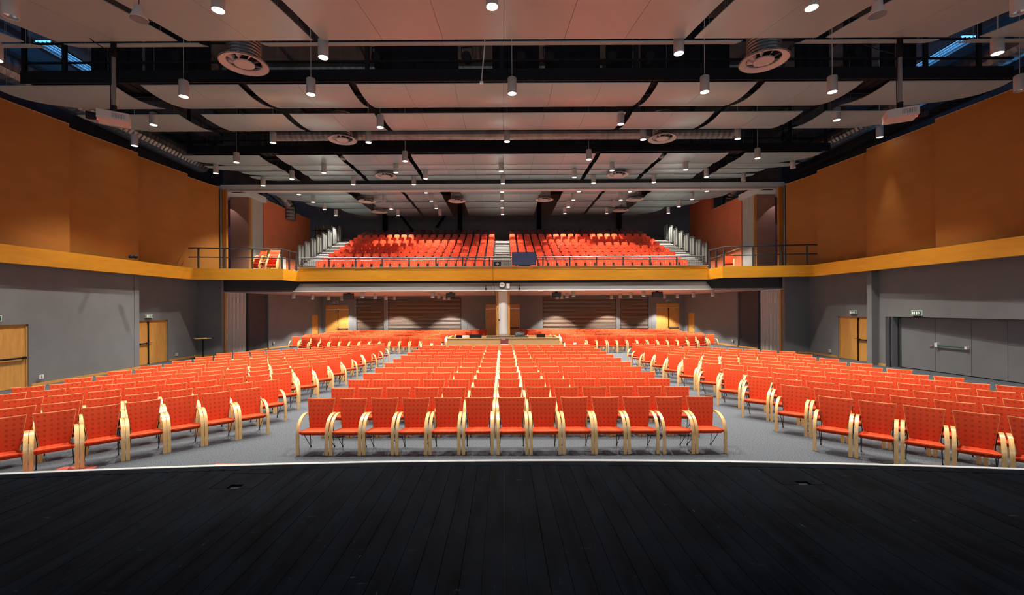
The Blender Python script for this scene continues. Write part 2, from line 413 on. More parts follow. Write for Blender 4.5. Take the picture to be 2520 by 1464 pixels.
# ---- back wall lower
XB = lambda u: (u - U0) * 35 / F
ops = [(800, 858, 2.87), (877, 944, 3.42), (955, 1135, 3.42), (1194, 1280, 2.87), (1336, 1517, 3.42), (1527, 1596, 3.42), (1615, 1673, 2.87)]
wb, _ = wall('wall_back', (-16, 35), (16, 35), 0, 3.58, 'wall_grey', 1, .3, [(XB(a) + 16, XB(c) + 16, 0, z) for a, c, z in ops])
for a in (868, 1150, 1322, 1604):
    b = mb('rail_grey'); b.box(XB(a) - .006, XB(a) + .006, 34.985, 35, 0, 3.0); b.build('wall_joint', wb)
for a, c, lab in ((877, 944, 'narrow brown slatted shutter at the far left'), (955, 1135, 'wide brown slatted shutter left of the centre doors'),
                  (1336, 1517, 'wide brown slatted shutter right of the centre doors'), (1527, 1596, 'narrow brown slatted shutter at the far right')):
    t = thing('roller_shutter', lab + ' under the balcony', 'shutter', (0, 35.12, 0))
    b = mb('shutter')
    z = .02
    while z < 3.38:
        b.prism([(0.05, z + .01), (-.05, z + .015), (-.05, z + .055), (.05, z + .075)], 'x', XB(a) + .03, XB(c) - .03); z += .1
    b.build('slats', t, kind='stuff')
    b = mb('black'); b.box(XB(a), XB(c), .06, .1, 0, 3.42); b.build('backing', t)
    for xa in (XB(a), XB(c) - .04): b = mb('black'); b.box(xa, xa + .04, -.06, .06, 0, 3.42); b.build('side_guide', t)

# ---- doors
dn = [0]
def door(p, ang, w_, h, leaves, label, bar=None, over=0.0, lever=True, frame=True, postbar=True, m='doorwood', hinge_gap=.02):
    """double or single door; local x along the wall, local -y faces the room"""
    dn[0] += 1
    t = thing(f'door_{dn[0]}', label, None, (p[0], p[1], 0), ang, kind='structure')
    fw = .05
    b = mb(m); b.box(0, fw, -.01, .1, 0, h); b.box(w_ - fw, w_, -.01, .1, 0, h); b.box(0, w_, -.01, .1, h - fw, h); b.build('door_frame', t)
    hl = h - fw - over
    if over:
        b = mb(m); b.box(fw, w_ - fw, .0, .05, hl + .015, h - fw); b.build('overpanel', t)
    x = fw; total = w_ - 2 * fw
    for i, (fr, hasbar) in enumerate(leaves):
        lw = total * fr
        b = mb(m); b.box(x + .006, x + lw - .006, .015, .06, .01, hl); leaf = b.build('door_leaf', t)
        if hasbar:
            b = mb('black'); b.tube([(x + .08, -.05, 1.0), (x + lw - .06, -.05, 1.0)], .03, 8)
            b.box(x + .05, x + .11, -.08, .015, .96, 1.04); b.box(x + lw - .1, x + lw - .04, -.08, .015, .96, 1.04); b.build('panic_bar', leaf)
        elif lever:
            xx = x + (lw - .08 if i == 0 else .08)
            b = mb('steel'); b.box(xx - .02, xx + .02, .0, .015, .95, 1.12); b.tube([(xx, -.04, 1.03), (xx + (-.12 if i == 0 else .12), -.04, 1.03)], .01, 6); b.tube([(xx, .01, 1.03), (xx, -.04, 1.03)], .01, 6); b.build('lever_handle', leaf)
        x += lw
        if i == 0 and len(leaves) > 1 and postbar:
            b = mb('black'); b.tube([(x, -.02, .05), (x, -.02, hl - .05)], .025, 8); b.box(x - .035, x + .035, -.03, .015, .0, .08); b.box(x - .035, x + .035, -.03, .015, hl - .14, hl); b.build('vertical_bolt', t)
    return t
# left seg A door : wall runs +Y ; local x = +Y, local -y = +X(room)
door((-16.14, 12.9), PI / 2, 2.12, 2.13, [(1, True)], 'honey coloured wooden door with black panic bar at the far left', lever=False)
door((-16.86, 20.35), PI / 2, 1.85, 2.08, [(.36, True), (.64, False)], 'wooden double door beside the left wall corner with black bolt')
door((16.86, 22.2), -PI / 2, 1.85, 2.08, [(.64, False), (.36, True)], 'wooden double door in the dark right wall recess')
door((XB(800), 35.1), 0, XB(858) - XB(800), 2.87, [(.53, False), (.47, True)], 'wooden double door at the far left of the rear wall', over=.32)
door((XB(1194), 35.1), 0, XB(1280) - XB(1194), 2.87, [(.5, False), (.5, True)], 'wooden double doors behind the white column', over=.32)
door((XB(1615), 35.1), 0, XB(1673) - XB(1615), 2.87, [(.53, False), (.47, True)], 'wooden double door at the far right of the rear wall', over=.32)
for s, side in ((-1, 'left'), (1, 'right')):
    d = (Vector((s * 14.25, 35.2, 0)) - Vector((s * 15.15, 28.6, 0))).normalized()
    p = Vector((s * 15.15, 28.6, 0)) + d * (5.0 if s < 0 else 5.9)
    ang = math.atan2(d.y, d.x) if s < 0 else math.atan2(-d.y, -d.x)
    door((p.x - s * -.05, p.y), ang, .9, 2.12, [(1, False)], f'narrow wooden door at the rear end of the {side} side wall')

# big grey folding doors in the right recess
t = thing('folding_doors', 'wide grey flush doors in the recess of the right wall', 'door', (0, 0, 0))
pA = Vector((16.72, 18.66, 0)); pB = Vector((17.62, 9.0, 0)); dv = (pB - pA).normalized(); nv = Vector((dv.y, -dv.x, 0)); 
if nv.x > 0: nv = -nv
mtR = Matrix.Translation(pA) @ Matrix(((dv.x, -nv.x, 0, 0), (dv.y, -nv.y, 0, 0), (0, 0, 1, 0), (0, 0, 0, 1)))
cuts = [.05, 1.4, 2.62, 3.7, 4.9, 6.1, 7.3, 8.5, 9.6]
for a, c in zip(cuts, cuts[1:]):
    b = mb('wall_grey'); b.box(a + .006, c - .006, 0, .06, .03, 2.1, mtR); b.build('door_panel', t)
b = mb('black'); b.box(0, 9.7, .06, .1, 0, 2.2, mtR); b.box(0, 9.7, -.02, .1, 2.1, 2.2, mtR); b.build('backing', t)
b = mb('steel'); b.box(0, .04, -.03, .05, 0, 2.1, mtR); b.build('edge_trim', t)
b = mb('steel'); b.tube([mtR @ Vector((1.30, -.05, 1.02)), mtR @ Vector((1.18, -.05, 1.02))], .014, 6); b.box(1.27, 1.33, -.05, 0, 1.0, 1.06, mtR); b.build('handle', t)
b = mb('green_bar'); b.tube([mtR @ Vector((1.5, -.08, 1.06)), mtR @ Vector((2.5, -.08, 1.04))], .025, 8); pb = b.build('push_bar', t, label='green push bar')
b = mb('white'); b.box(1.45, 1.55, -.11, 0, .99, 1.15, mtR); b.box(2.48, 2.56, -.11, 0, .99, 1.09, mtR); b.build('bar_end', pb)
b = mb('wall_dark'); b.box(16.35, 17.75, 18.74, 18.95, 0, 2.13); b.build('recess_jamb', kind='structure')

# exit signs
def exit_sign(p, ang, w_, h, label, lit=True):
    t = thing('exit_sign', label, 'exit sign', p, ang)
    b = mb('white'); b.box(-w_ / 2, w_ / 2, -.05, 0, 0, h); b.build('case', t)
    b = mb('exit_green' if lit else 'black'); b.box(-w_ / 2 + .02, w_ / 2 - .02, -.055, -.05, .02, h - .02); b.build('face', t)
    b = mb('exit_white' if lit else 'white')
    # door panels, arrow bars and running figure
    for a in (-.36, -.2, .0): b.box(a * w_ , a * w_ + .09 * w_, -.058, -.055, .22 * h, .78 * h)
    b.tube([(w_ * .2, -.058, h * .25), (w_ * .25, -.058, h * .5), (w_ * .22, -.058, h * .65)], h * .035, 4)
    b.tube([(w_ * .25, -.058, h * .5), (w_ * .34, -.058, h * .25)], h * .035, 4); b.tube([(w_ * .16, -.058, h * .55), (w_ * .33, -.058, h * .6)], h * .03, 4)
    b.box(w_ * .21, w_ * .25, -.058, -.055, h * .68, h * .8); b.build('pictogram', t, kind='stuff')
    b = mb('black'); b.box(-w_ * .35, w_ * .35, -.03, 0, -.05, 0); b.build('bracket', t)
exit_sign((-16.06, 13.9, 2.25), PI / 2, .5, .19, 'green exit sign over the honey door at the far left')
exit_sign((-16.79, 20.95, 2.2), PI / 2, .42, .17, 'green exit sign over the left double door')
exit_sign((16.79, 21.2, 2.2), -PI / 2, .42, .17, 'exit sign over the dark recess door on the right')
exit_sign((16.47, 17.6, 2.2), -PI / 2, .46, .2, 'bright exit sign over the wide grey doors')
exit_sign((XB(826), 34.98, 3.0), 0, .38, .16, 'small dim exit sign above the rear left door', False)
exit_sign((XB(1645), 34.98, 3.0), 0, .38, .16, 'small dim exit sign above the rear right door', False)
# sockets
for p, ang, lab in (((-16.02, 15.35, .22), PI / 2, 'white wall socket beside the honey door'), ((-16.785, 22.75, .22), PI / 2, 'white wall socket right of the left double door'),
                    ((16.785, 22.75, .22), -PI / 2, 'small white socket left of the right recess door'), ((-15.02, 29.0, .3), PI / 2 + .13, 'white socket plates low on the rear left side wall'),
                    ((15.02, 29.0, .3), -PI / 2 - .13, 'white socket plates low on the rear right side wall')):
    t = thing('wall_socket', lab, 'socket', p, ang)
    b = mb('white'); b.box(-.07, .07, -.02, 0, 0, .14); b.build('plate', t)
    b = mb('rail_grey'); b.box(-.025, .025, -.023, -.02, .08, .12); b.box(-.025, .025, -.023, -.02, .02, .06); b.build('outlets', t)

# ---- rear structure over the tribune, roof
b = mb('rear_grey'); b.box(-20, 20, 40.5, 40.8, 4.5, 13); b.build('wall_rear', kind='structure')
b = mb('roofdark'); b.box(-20.4, -20.1, 4, 41, 4.5, 13); b.build('wall_outer_left', kind='structure')
b = mb('roofdark'); b.box(20.1, 20.4, 4, 41, 4.5, 13); b.build('wall_outer_right', kind='structure')
rf = thing('ceiling_roof', None, None, kind='structure')
b = mb('roofdark'); b.box(-20.4, 20.4, 2, 41, 12.9, 13.1); b.build('roof_deck', rf)
for i in range(26):
    b = mb('roofdark'); xx = -19.6 + i * 1.55; b.box(xx, xx + .12, 6, 40.5, 12.7, 12.9); b.build('purlin', rf)
for y in (12.4, 19.93, 26.5, 33.5):
    b = mb('black'); b.box(-20, 20, y, y + .25, 12.1, 12.2); b.box(-20, 20, y, y + .25, 12.6, 12.7)
    for i in range(20): b.tube([(-20 + 2 * i, y + .12, 12.15), (-19 + 2 * i, y + .12, 12.65), (-18 + 2 * i, y + .12, 12.15)], .04, 4)
    b.build('roof_truss', rf)
for i, (s, x0, z, y0, y1) in enumerate(((-1, 18.6, 11.4, 14, 20.3), (-1, 18.3, 11.4, 33, 38), (1, 18.3, 9.9, 13, 21.6), (1, 18.2, 11.3, 32.5, 34.5), (-1, 15.3, 11.7, 15.0, 17.5), (1, 15.6, 11.7, 15, 17.5))):
    t = thing(f'window_{i + 1}', None, None, kind='structure')
    b = mb('skylight'); b.box(*sorted((s * x0, s * (x0 + .5))), y0, y1, z, z + .03); b.build('pane', t)
    b = mb('galv')
    for k in range(5): xx = x0 - .05 + k * .15; b.box(*sorted((s * xx, s * (xx + .03))), y0, y1, z - .06, z)
    b.build('glazing_bars', t)
# rear black posts and braces behind the tribune
for u in (948, 1133, 1328, 1525):
    p = W(u, 560, 39.5); b = mb('black'); b.box(p.x - .18, p.x + .18, 39.4, 39.75, 4.6, 12.9); b.build('steel_post', kind='structure')
for a, c in (((985, 528), (1025, 578)), ((1098, 528), (1075, 560))):
    pa = W(*a, 39.0); pc = W(*c, 39.0); b = mb('black'); b.tube([pa, pc], .12, 6); b.build('steel_brace', kind='structure')

# ================================================================ CEILING
def zz(ctrl, y):
    (y0, a), (y1, b_), (y2, c) = ctrl
    return a * (y - y1) * (y - y2) / ((y0 - y1) * (y0 - y2)) + b_ * (y - y0) * (y - y2) / ((y1 - y0) * (y1 - y2)) + c * (y - y0) * (y - y1) / ((y2 - y0) * (y2 - y1))
def sheets(a, c): 
    n = max(1, round((c - a) / 1.48)); return [(a + (c - a) * i / n, a + (c - a) * (i + 1) / n) for i in range(n)]
def sail(x0, x1, ctrl, label, taper=0):
    y0, y2 = ctrl[0][0], ctrl[2][0]
    cx, cy = (x0 + x1) / 2, (y0 + y2) / 2
    t = thing('ceiling_panel', label, 'ceiling panel', (cx, cy, H + zz(ctrl, cy)), 0, 'curved acoustic panels under the roof')
    n = 8 if y2 - y0 > 1.2 else 4
    for a, c in sheets(x0, x1):
        b = mb('sail'); top = []; bot = []
        for i in range(n + 1):
            f = i / n; y = y0 + (y2 - y0) * f; z = H + zz(ctrl, y)
            aa, cc_ = a + .004, c - .004
            if taper:   # rounded outer corner
                q = 1 - (1 - f) ** 2 if taper > 0 else f
                cut = 1.6 * (f ** 2.2)
                if taper < 0 and a == x0: aa = min(cc_ - .05, aa + cut)
                if taper > 0 and c == x1: cc_ = max(aa + .05, cc_ - cut)
            bot.append([(aa - cx, y - cy, z - t.location.z), (cc_ - cx, y - cy, z - t.location.z)])
            top.append([(aa - cx, y - cy, z + .02 - t.location.z), (cc_ - cx, y - cy, z + .02 - t.location.z)])
        b.slab(top, bot); b.build('panel_sheet', t, smooth=True)
    b = mb('rail_grey')
    for xx in (x0 + .3, x1 - .3):
        for yy in (y0 + .15, y2 - .15):
            b.tube([(xx - cx, yy - cy, H + zz(ctrl, yy) + .02 - t.location.z), (xx - cx, yy - cy, 12.7 - t.location.z)], .008, 4)
    b.build('hanger_rods', t)
cols = [(-15.4, -11.7), (-10.9, -7.94), (-7.7, -4.62), (-4.4, 4.5), (4.72, 7.7), (7.94, 10.9), (11.7, 15.4)]
cname = ['outer left', 'second from left', 'third from left', 'wide middle', 'third from right', 'second from right', 'outer right']
bands = [('first row above the stage', [(6.5, 5.62), (8.9, 6.18), (10.85, 6.57)]),
         ('thin strip row before the front walkway', [(11.02, 6.61), (11.2, 6.67), (11.42, 6.76)]),
         ('row behind the front walkway', [(13.35, 6.76), (14.2, 6.72), (15.4, 6.97)]),
         ('row before the rear walkway', [(16.04, 7.05), (16.6, 7.02), (17.9, 7.18)]),
         ('row behind the rear walkway', [(21.3, 7.38), (22.0, 7.33), (22.8, 7.38)]),
         ('second row behind rear walkway', [(22.9, 7.40), (23.35, 7.37), (23.8, 7.42)]),
         ('third row behind rear walkway', [(23.9, 7.42), (24.35, 7.38), (24.78, 7.44)]),
         ('last row before the crossbeam', [(24.88, 7.44), (25.3, 7.38), (25.7, 7.41)])]
for bi, (bn, ctrl) in enumerate(bands):
    cs = cols
    if bi == 1: cs = [(-15.4, -11.7), (-10.9, -7.55), None, (-6.0, 6.0), None, (7.55, 10.9), (11.7, 15.4)]
    if bi >= 6: cs = [(-14.2, -11.7)] + cols[1:6] + [(11.7, 14.2)]
    for ci, c in enumerate(cs):
        if c is None: continue
        tp = 0
        if ci == 0 and bi > 1: tp = -1
        if ci == 6 and bi > 1: tp = 1
        sail(c[0], c[1], ctrl, f'{cname[ci]} curved grey ceiling panel in the {bn}', tp)
ucols = [(-15, -10.0), (-9.2, -6.5), (-6.3, -4.0), (-2.7, 2.5), (3.9, 6.4), (6.6, 8.6), (9.6, 15)]
ubands = [('first row over the red tribune', [(26.6, 7.5), (27.8, 7.42), (29.1, 7.46)]), ('second row over the red tribune', [(29.3, 7.5), (30.2, 7.44), (31.1, 7.47)]),
          ('third row over the red tribune', [(31.4, 7.5), (32.2, 7.44), (33.1, 7.47)]), ('last row over the red tribune', [(33.4, 7.5), (34.6, 7.42), (35.9, 7.46)])]
for bi, (bn, ctrl) in enumerate(ubands):
    for ci, c in enumerate(ucols):
        a, d = c
        if ci == 0: a = (-15, -15, -14, -12.2)[bi]
        if ci == 6: d = (15, 15, 14, 12.2)[bi]
        if bi == 2 and ci == 3: pass
        sail(a, d, ctrl, f'{cname[ci]} grey ceiling panel in the {bn}', (-1 if ci == 0 else 1 if ci == 6 else 0) if bi else 0)
# crossbeam and partition rail
b = mb('beam_grey'); b.box(-16.3, 16.3, 25.6, 25.9, 9.49, 9.78); cb = b.build('crossbeam', label='long pale grey crossbeam spanning the hall below the ceiling', cat='beam')
b = mb('diff_white'); b.box(-15.8, 15.8, 25.55, 25.95, 9.40, 9.47); b.build('partition_rail', cb)
b = mb('roofdark'); b.box(-16.3, 16.3, 25.85, 26.1, 9.8, 12.9); b.build('ceiling_bulkhead', kind='structure')

# walkways
def catwalk(Y, x0, x1, zb, label, posts):
    t = thing('catwalk', label, 'walkway', ((x0 + x1) / 2, Y, zb)); cx = (x0 + x1) / 2
    b = mb('black'); b.box(x0 - cx, x1 - cx, -.05, .0, 0, .36); b.build('side_beam', t)
    b = mb('black'); b.box(x0 - cx, x1 - cx, .85, .9, 0, .36); b.build('side_beam', t)
    b = mb('black')
    n = int((x1 - x0) / .3)
    for i in range(n): xx = x0 - cx + i * .3; b.box(xx, xx + .25, .0, .85, .12, .15)
    b.build('grating', t, kind='stuff')
    for zr in (.58, 1.15):
        b = mb('black'); b.box(x0 - cx, x1 - cx, -.05, 0, zr, zr + .05); b.build('rail', t)
    for px_ in posts:
        b = mb('black'); b.box(px_ - cx - .06, px_ - cx + .06, -.06, 0.01, .3, 2.4); b.build('post', t)
catwalk(13.2, -14.3, 15.2, 9.34, 'black steel walkway with posts between the first ceiling panels', [-14.2, -13.0, -8, -4, 0, 4, 8, 12.6, 14.2])
catwalk(21.1, -15.0, 15.6, 10.0, 'black steel walkway further back between the ceiling panels', [-14.9, -12.6, -6.5, 0, 6.7, 9, 12.1, 13.7, 15.4])
# black drapes hanging in front bay
for qi, (u0, u1) in enumerate(((228, 350), (360, 520), (925, 1130), (1215, 1330), (1345, 1480), (1495, 1560), (1580, 1800), (1960, 2045), (2080, 2150), (2170, 2260))):
    p0 = W(u0, 115, 14.3); p1 = W(u1, 160, 14.3)
    b = mb('black')
    n = 10; top = []; bot = []
    for i in range(n + 1):
        x = p0.x + (p1.x - p0.x) * i / n; dy = .03 * math.sin(i * 2.1)
        top.append([(x, 14.3 + dy, 10.25), (x, 14.3 + dy, 11.9)]); bot.append([(x, 14.33 + dy, 10.25), (x, 14.33 + dy, 11.9)])
    b.slab(top, bot)
    b.build('black_drape', label=f'black hanging sheet in the dark bay behind the front walkway, {ORD[qi + 1]} from left', cat='drape', group='black sheets in the front ceiling bay')
# theatre lanterns in the front bay (dark)
lan = thing('stage_lantern', 'black theatre lantern hanging in the dark front ceiling bay', 'spotlight', (0, 0, 0), 0, 'dark theatre lanterns on the front walkway')
b = mb('black'); b.tube([(0, .2, 0), (0, -.14, -.06)], [.13, .15], 12); b.build('housing', lan)
b = mb('black'); b.lathe([(.12, 0), (.13, .01), (.10, .015)], 12); lens = b.build('lens', lan); lens.rotation_euler = (PI / 2 + .2, 0, 0); lens.location = (0, -.15, -.062)
b = mb('black'); b.box(-.17, -.15, -.02, .02, -.02, .3); b.box(.15, .17, -.02, .02, -.02, .3); b.box(-.17, .17, -.02, .02, .28, .3); b.build('yoke', lan)
first = True
for qi, (u, v) in enumerate(((445, 140), (932, 141), (1152, 140), (1285, 140), (1354, 140), (1508, 139), (1600, 140), (2105, 128))):
    p = W(u, v, 13.45)
    lb = f'black theatre lantern in the front ceiling bay, {ORD[qi + 1]} from left'
    if first: lan.location = p; first = False; lan['label'] = lb
    else: dup(lan, p, random.uniform(-.2, .2), lb)
for qi, (u, v) in enumerate(((973, 341), (1197, 341), (1475, 336), (1937, 331))):
    dup(lan, W(u, v, 21.04), 0, f'small black lantern above the rear ceiling walkway, {ORD[qi + 1]} from left', 'dark lanterns on the rear walkway')

ld = bpy.data.lights.new('profile_light', 'SPOT'); ld.energy = 5500; ld.spot_size = math.radians(7); ld.spot_blend = .3; ld.color = (1, .95, .88)
pl_ = bpy.data.objects.new('lamp_light', ld); C.objects.link(pl_); pl_.location = (0.0, 13.12, 9.15); pl_.rotation_euler = (Vector((0, 25.8, 2.0)) - pl_.location).to_track_quat('-Z', 'Y').to_euler()
# ducts
def duct(pts, r, label, m='galv', rib=.12):
    t = thing('ventilation_duct', label, 'duct', pts[0])
    P = [Vector(p) - Vector(pts[0]) for p in pts]
    # resample with ribs
    out = []; rad = []
    for a, c in zip(P, P[1:]):
        L = (c - a).length; n = max(2, int(L / rib))
        for i in range(n):
            out.append(a + (c - a) * i / n); rad.append(r * (1.05 if i % 2 else 1.0))
    out.append(P[-1]); rad.append(r)
    b = mb(m); b.tube(out, rad, 14); b.build('duct_pipe', t, smooth=False)
def arc(pts_ctrl, n=10):
    a, b_, c = [Vector(p) for p in pts_ctrl]; return [tuple(a * (1 - t) ** 2 + b_ * 2 * t * (1 - t) + c * t * t) for t in [i / n for i in range(n + 1)]]
duct([(-10, 19.45, 10.25), (10.2, 19.45, 10.25)], .26, 'ribbed silver duct crossing behind the rear walkway')
duct([(-9.5, 15.1, 10.7), (9.5, 15.1, 10.7)], .24, 'ribbed silver duct crossing the dark front ceiling bay')
duct([(-17.1, 9.5, 10.95), (-17.1, 18, 10.95), (-17.3, 25.5, 10.95)], .5, 'long silver spiral duct along the left above the ceiling')
0 and duct(arc([(-13.3, 19.2, 11.0), (-12.1, 19.4, 10.9), (-11.4, 19.6, 10.2)], 8), .32, 'short curved silver duct above the left walkway end')
duct([(17.3, 10, 11.3), (17.3, 18, 11.3), (17.3, 25.5, 11.3)], .42, 'long silver spiral duct along the right above the ceiling')
for k, x in enumerate((16.1, 16.9)):
    lab = ['nearer', 'farther'][k]
    duct([(x, 31.2 + k * 1.0, 9.2)] + [(x, 31.2 + k * 1.0, 9.9)] + arc([(x, 31.2 + k, 9.9), (x, 31.2 + k, 10.6), (x + .3, 30.4 + k, 10.9)], 6), .4, f'{lab} silver elbow duct above the right red wall')
    duct(arc([(-x + .2, 29.6 + k, 10.9), (-x + .6, 30.8 + k, 10.8), (-x + .9, 31.6 + k, 9.9)], 8) + [(-x + .9, 31.6 + k, 8.9)], .42, f'{lab} silver elbow duct above the left red wall')
# cable ladder on the right wall top
t = thing('cable_ladder', 'black cable ladder along the top of the right orange wall', 'cable tray', (0, 0, 0))
for dx in (0, .45):
    b = mb('black'); b.box(16.1 + dx, 16.14 + dx, 8, 24.5, 9.85, 9.97); b.build('side_rail', t)
b = mb('black')
for i in range(55): b.box(16.14, 16.55, 8.1 + i * .3, 8.14 + i * .3, 9.88, 9.92)
b.build('rungs', t, kind='stuff')
b = mb('black')
for dx in (.06, .14, .22, .32): b.tube([(16.12 + dx, 8, 9.96), (16.12 + dx, 24.5, 9.96)], .025, 6)
b.build('cables', t)

# diffusers
def diffuser(p, r, duct_h, first=None):
    t = thing('ceiling_diffuser', None, 'air vent', p)
    k = r / .6
    b = mb('diff_white'); b.lathe([(.60 * k, 0), (.60 * k, .02), (.44 * k, .10), (.42 * k, .10), (.42 * k, .055), (.46 * k, .03), (.58 * k, 0)], 36, cap=False); b.build('rim', t, smooth=True)
    b = mb('diff_white'); b.lathe([(.0, -.005), (.245 * k, -.005), (.25 * k, .01), (.25 * k, .03), (0, .03)], 28, cap=False); b.build('centre_disc', t, smooth=True)
    vm = None
    for i in range(8):
        if vm is None:
            b = mb('diff_white'); q = [(.24 * k, 0, .02), (.43 * k, 0, .07), (.43 * k * math.cos(.3), .43 * k * math.sin(.3), .16), (.24 * k * math.cos(.3), .24 * k * math.sin(.3), .12)]
            b.add(q + [(x, y, z + .008) for x, y, z in q], [(0, 1, 2, 3), (7, 6, 5, 4), (0, 4, 5, 1), (1, 5, 6, 2), (2, 6, 7, 3), (3, 7, 4, 0)]); vm = b.mesh('vane')
        o = bpy.data.objects.new('vane', vm); C.objects.link(o); o.parent = t; o.rotation_euler.z = i * PI / 4
    prof = []
    z = .10
    while z < duct_h: prof += [(.40 * k, z), (.42 * k, z + .03), (.40 * k, z + .06)]; z += .08
    b = mb('galv'); b.lathe(prof, 24, cap=False); b.build('neck_duct', t)
    b = mb('black'); b.lathe([(.39 * k, .18), (0, .18)], 20, cap=False); b.build('inner_shadow_plate', t)
    return t
dl = [((-6.83, 11.75, 9.08), 'large round white air diffuser at the front left'), ((6.95, 11.75, 9.09), 'large round white air diffuser at the front right'),
      ((-6.85, 19.0, 9.82), 'round white air diffuser before the rear walkway, left'), ((6.87, 19.0, 9.80), 'round white air diffuser before the rear walkway, right'),
      ((-6.37, 24.2, 9.8), 'round white air diffuser near the crossbeam, left'), ((6.30, 24.2, 9.8), 'round white air diffuser near the crossbeam, right')]
for u, v, lab in ((905, 496, 'far left'), (935, 522, 'rearmost left'), (1126, 495, 'inner left'), (1341, 492, 'inner right'), (1564, 491, 'far right'), (1529, 518, 'rearmost right')):
    dl.append((tuple(W(u, v, 33.0 if v > 510 else 29.6)), f'small round air diffuser over the red tribune, {lab}'))
d0 = None
for p, lab in dl:
    if d0 is None: d0 = diffuser(p, .6, 1.1); d0['label'] = lab; d0['group'] = 'round ceiling air diffusers'
    else: dup(d0, p, 0, lab)

# ---- pendant downlights
def ceil_z(x, y):
    if abs(y - 12.52) < .06 or abs(y - 20.05) < .06: return 12.1
    for bl, cc in ((bands, cols), (ubands, ucols)):
        for _, ctrl in bl:
            if ctrl[0][0] <= y <= ctrl[2][0]:
                for c in cc:
                    if c[0] <= x <= c[1]: return H + zz(ctrl, y) + .005
    return 12.9
lampmesh = {}
def lamp(p, label, on=True, rod=.5, group='cylinder downlights in the ceiling', watts=SPOT_W, r=.125, h=.45, cone=94):
    """p = centre of the lower rim"""
    t = thing('pendant_downlight', label, 'ceiling lamp', p, 0, group)
    key = ('s', r, h)
    if key not in lampmesh:
        b = mb('lamp_white'); b.lathe([(r * .9, .02), (r * .92, 0), (r, 0), (r, h - .02), (r - .01, h), (0, h)], 20, cap=False)
        b.lathe([(r * .9, .02), (r * .85, .10)], 20, cap=False); lampmesh[key] = b.mesh('lamp_body', True)
        b = mb('lamp_emit'); b.lathe([(r * .88, .02), (0, .015)], 20, cap=False); lampmesh[key + ('on',)] = b.mesh('lamp_glass')
        b = mb('lamp_off'); b.lathe([(r * .88, .05), (r * .5, .10), (0, .14)], 12, cap=False); lampmesh[key + ('off',)] = b.mesh('lamp_reflector')
    o = bpy.data.objects.new('lamp_shade', lampmesh[key]); C.objects.link(o); o.parent = t
    o = bpy.data.objects.new('lamp_lens' if on else 'lamp_reflector', lampmesh[key + ('on' if on else 'off',)]); C.objects.link(o); o.parent = t
    if rod > 0:
        rod = max(.05, ceil_z(p[0], p[1]) - p[2] - h)
        b = mb('lamp_white'); b.tube([(0, 0, h), (0, 0, h + rod)], .009, 5); b.build('hanging_rod', t)
    if on:
        key = ('L', watts, cone)
        if key not in lampmesh:
            ld = bpy.data.lights.new('downlight', 'SPOT'); ld.energy = watts; ld.spot_size = math.radians(cone); ld.spot_blend = {94: .65, 98: .25, 34: 1.0, 88: .3}[cone]
            ld.shadow_soft_size = .09; ld.color = (1, .92, .82); lampmesh[key] = ld
        l = bpy.data.objects.new('lamp_light', lampmesh[key]); C.objects.link(l); l.parent = t; l.location = (0, 0, -.03)
    return t
L = [ # row description, Y, [(u, v, on)], rod
 ('nearest row above the stage edge', 8.8, [(541, 26, 1), (1215, 17, 1), (2001, 20, 1)], .25),
 ('second row before the front walkway', 11.0, [(-6, 148, 1), (799, 142, 1), (1674, 132, 1), (2458, 132, 1)], .35),
 ('long rod row before the front walkway', 12.52, [(455, 238, 1), (768, 233, 1), (1263, 231, 1), (1737, 227, 1), (2051, 227, 1), (2512, 224, 0)], 1.0),
 ('fourth row from the stage', 16.2, [(380, 308, 1), (938, 314, 1), (1530, 306, 1), (2062, 296, 1)], .3),
 ('fifth row from the stage', 18.4, [(333, 359, 1), (674, 352, 1), (909, 351, 1), (1250, 349, 1), (1585, 344, 1), (1818, 342, 1), (2167, 338, 1)], .3),
 ('sixth row on long rods at the rear walkway', 20.05, [(584, 400, 1), (999, 397, 1), (1451, 393, 1), (1866, 390, 1)], 1.0),
 ('seventh row from the stage', 22.5, [(533, 427, 1), (799, 426, 1), (976, 425, 1), (1235, 422, 1), (1508, 420, 1), (1689, 418, 1), (1953, 414, 0)], .25),
 ('eighth row from the stage', 23.6, [(720, 441, 1), (1049, 440, 1), (1415, 437, 1), (1740, 436, 1)], .25),
 ('row just before the crossbeam', 24.8, [(649, 457, 1), (871, 455, 1), (1020, 455, 1), (1239, 452, 1), (1462, 451, 1), (1611, 449, 1), (1831, 446, 0)], .25),
 ('first row over the tribune', 26.8, [(737, 479, 1), (925, 476, 0), (1050, 475, 1), (1237, 473, 1), (1426, 472, 1), (1552, 472, 1), (1741, 471, 1)], .2),
 ('second row over the tribune', 28.8, [(772, 498, 1), (946, 496, 0), (1063, 495, 1), (1237, 494, 1), (1412, 493, 1), (1529, 493, 1), (1705, 491, 1)], .2),
 ('third row over the tribune', 30.6, [(800, 516, 1), (964, 515, 1), (1075, 513, 1), (1237, 512, 1), (1400, 510, 1), (1512, 508, 0), (1672, 509, 1)], .3),
 ('last row over the tribune', 32.7, [(828, 531, 1), (981, 531, 1), (1084, 530, 0), (1238, 528, 1), (1391, 526, 1), (1494, 526, 1), (1646, 525, 1)], .3),
]
for desc, Y, ls, rod in L:
    for i, (u, v, on) in enumerate(ls):
        pos = f'{ORD[i + 1]} from left'
        lamp(W(u, v, Y), f'cylinder lamp {"" if on else "switched off "}in the {desc}, {pos}'.replace('  ', ' '), bool(on), rod, cone=34 if abs(u - U0) * Y / F > 13.8 and Y < 26 else 94 if Y < 26 else 88,
             watts=SPOT_W * .25 if abs(u - U0) * Y / F > 13.8 and Y < 26 else SPOT_W if Y < 26 else SPOT_W * .75)
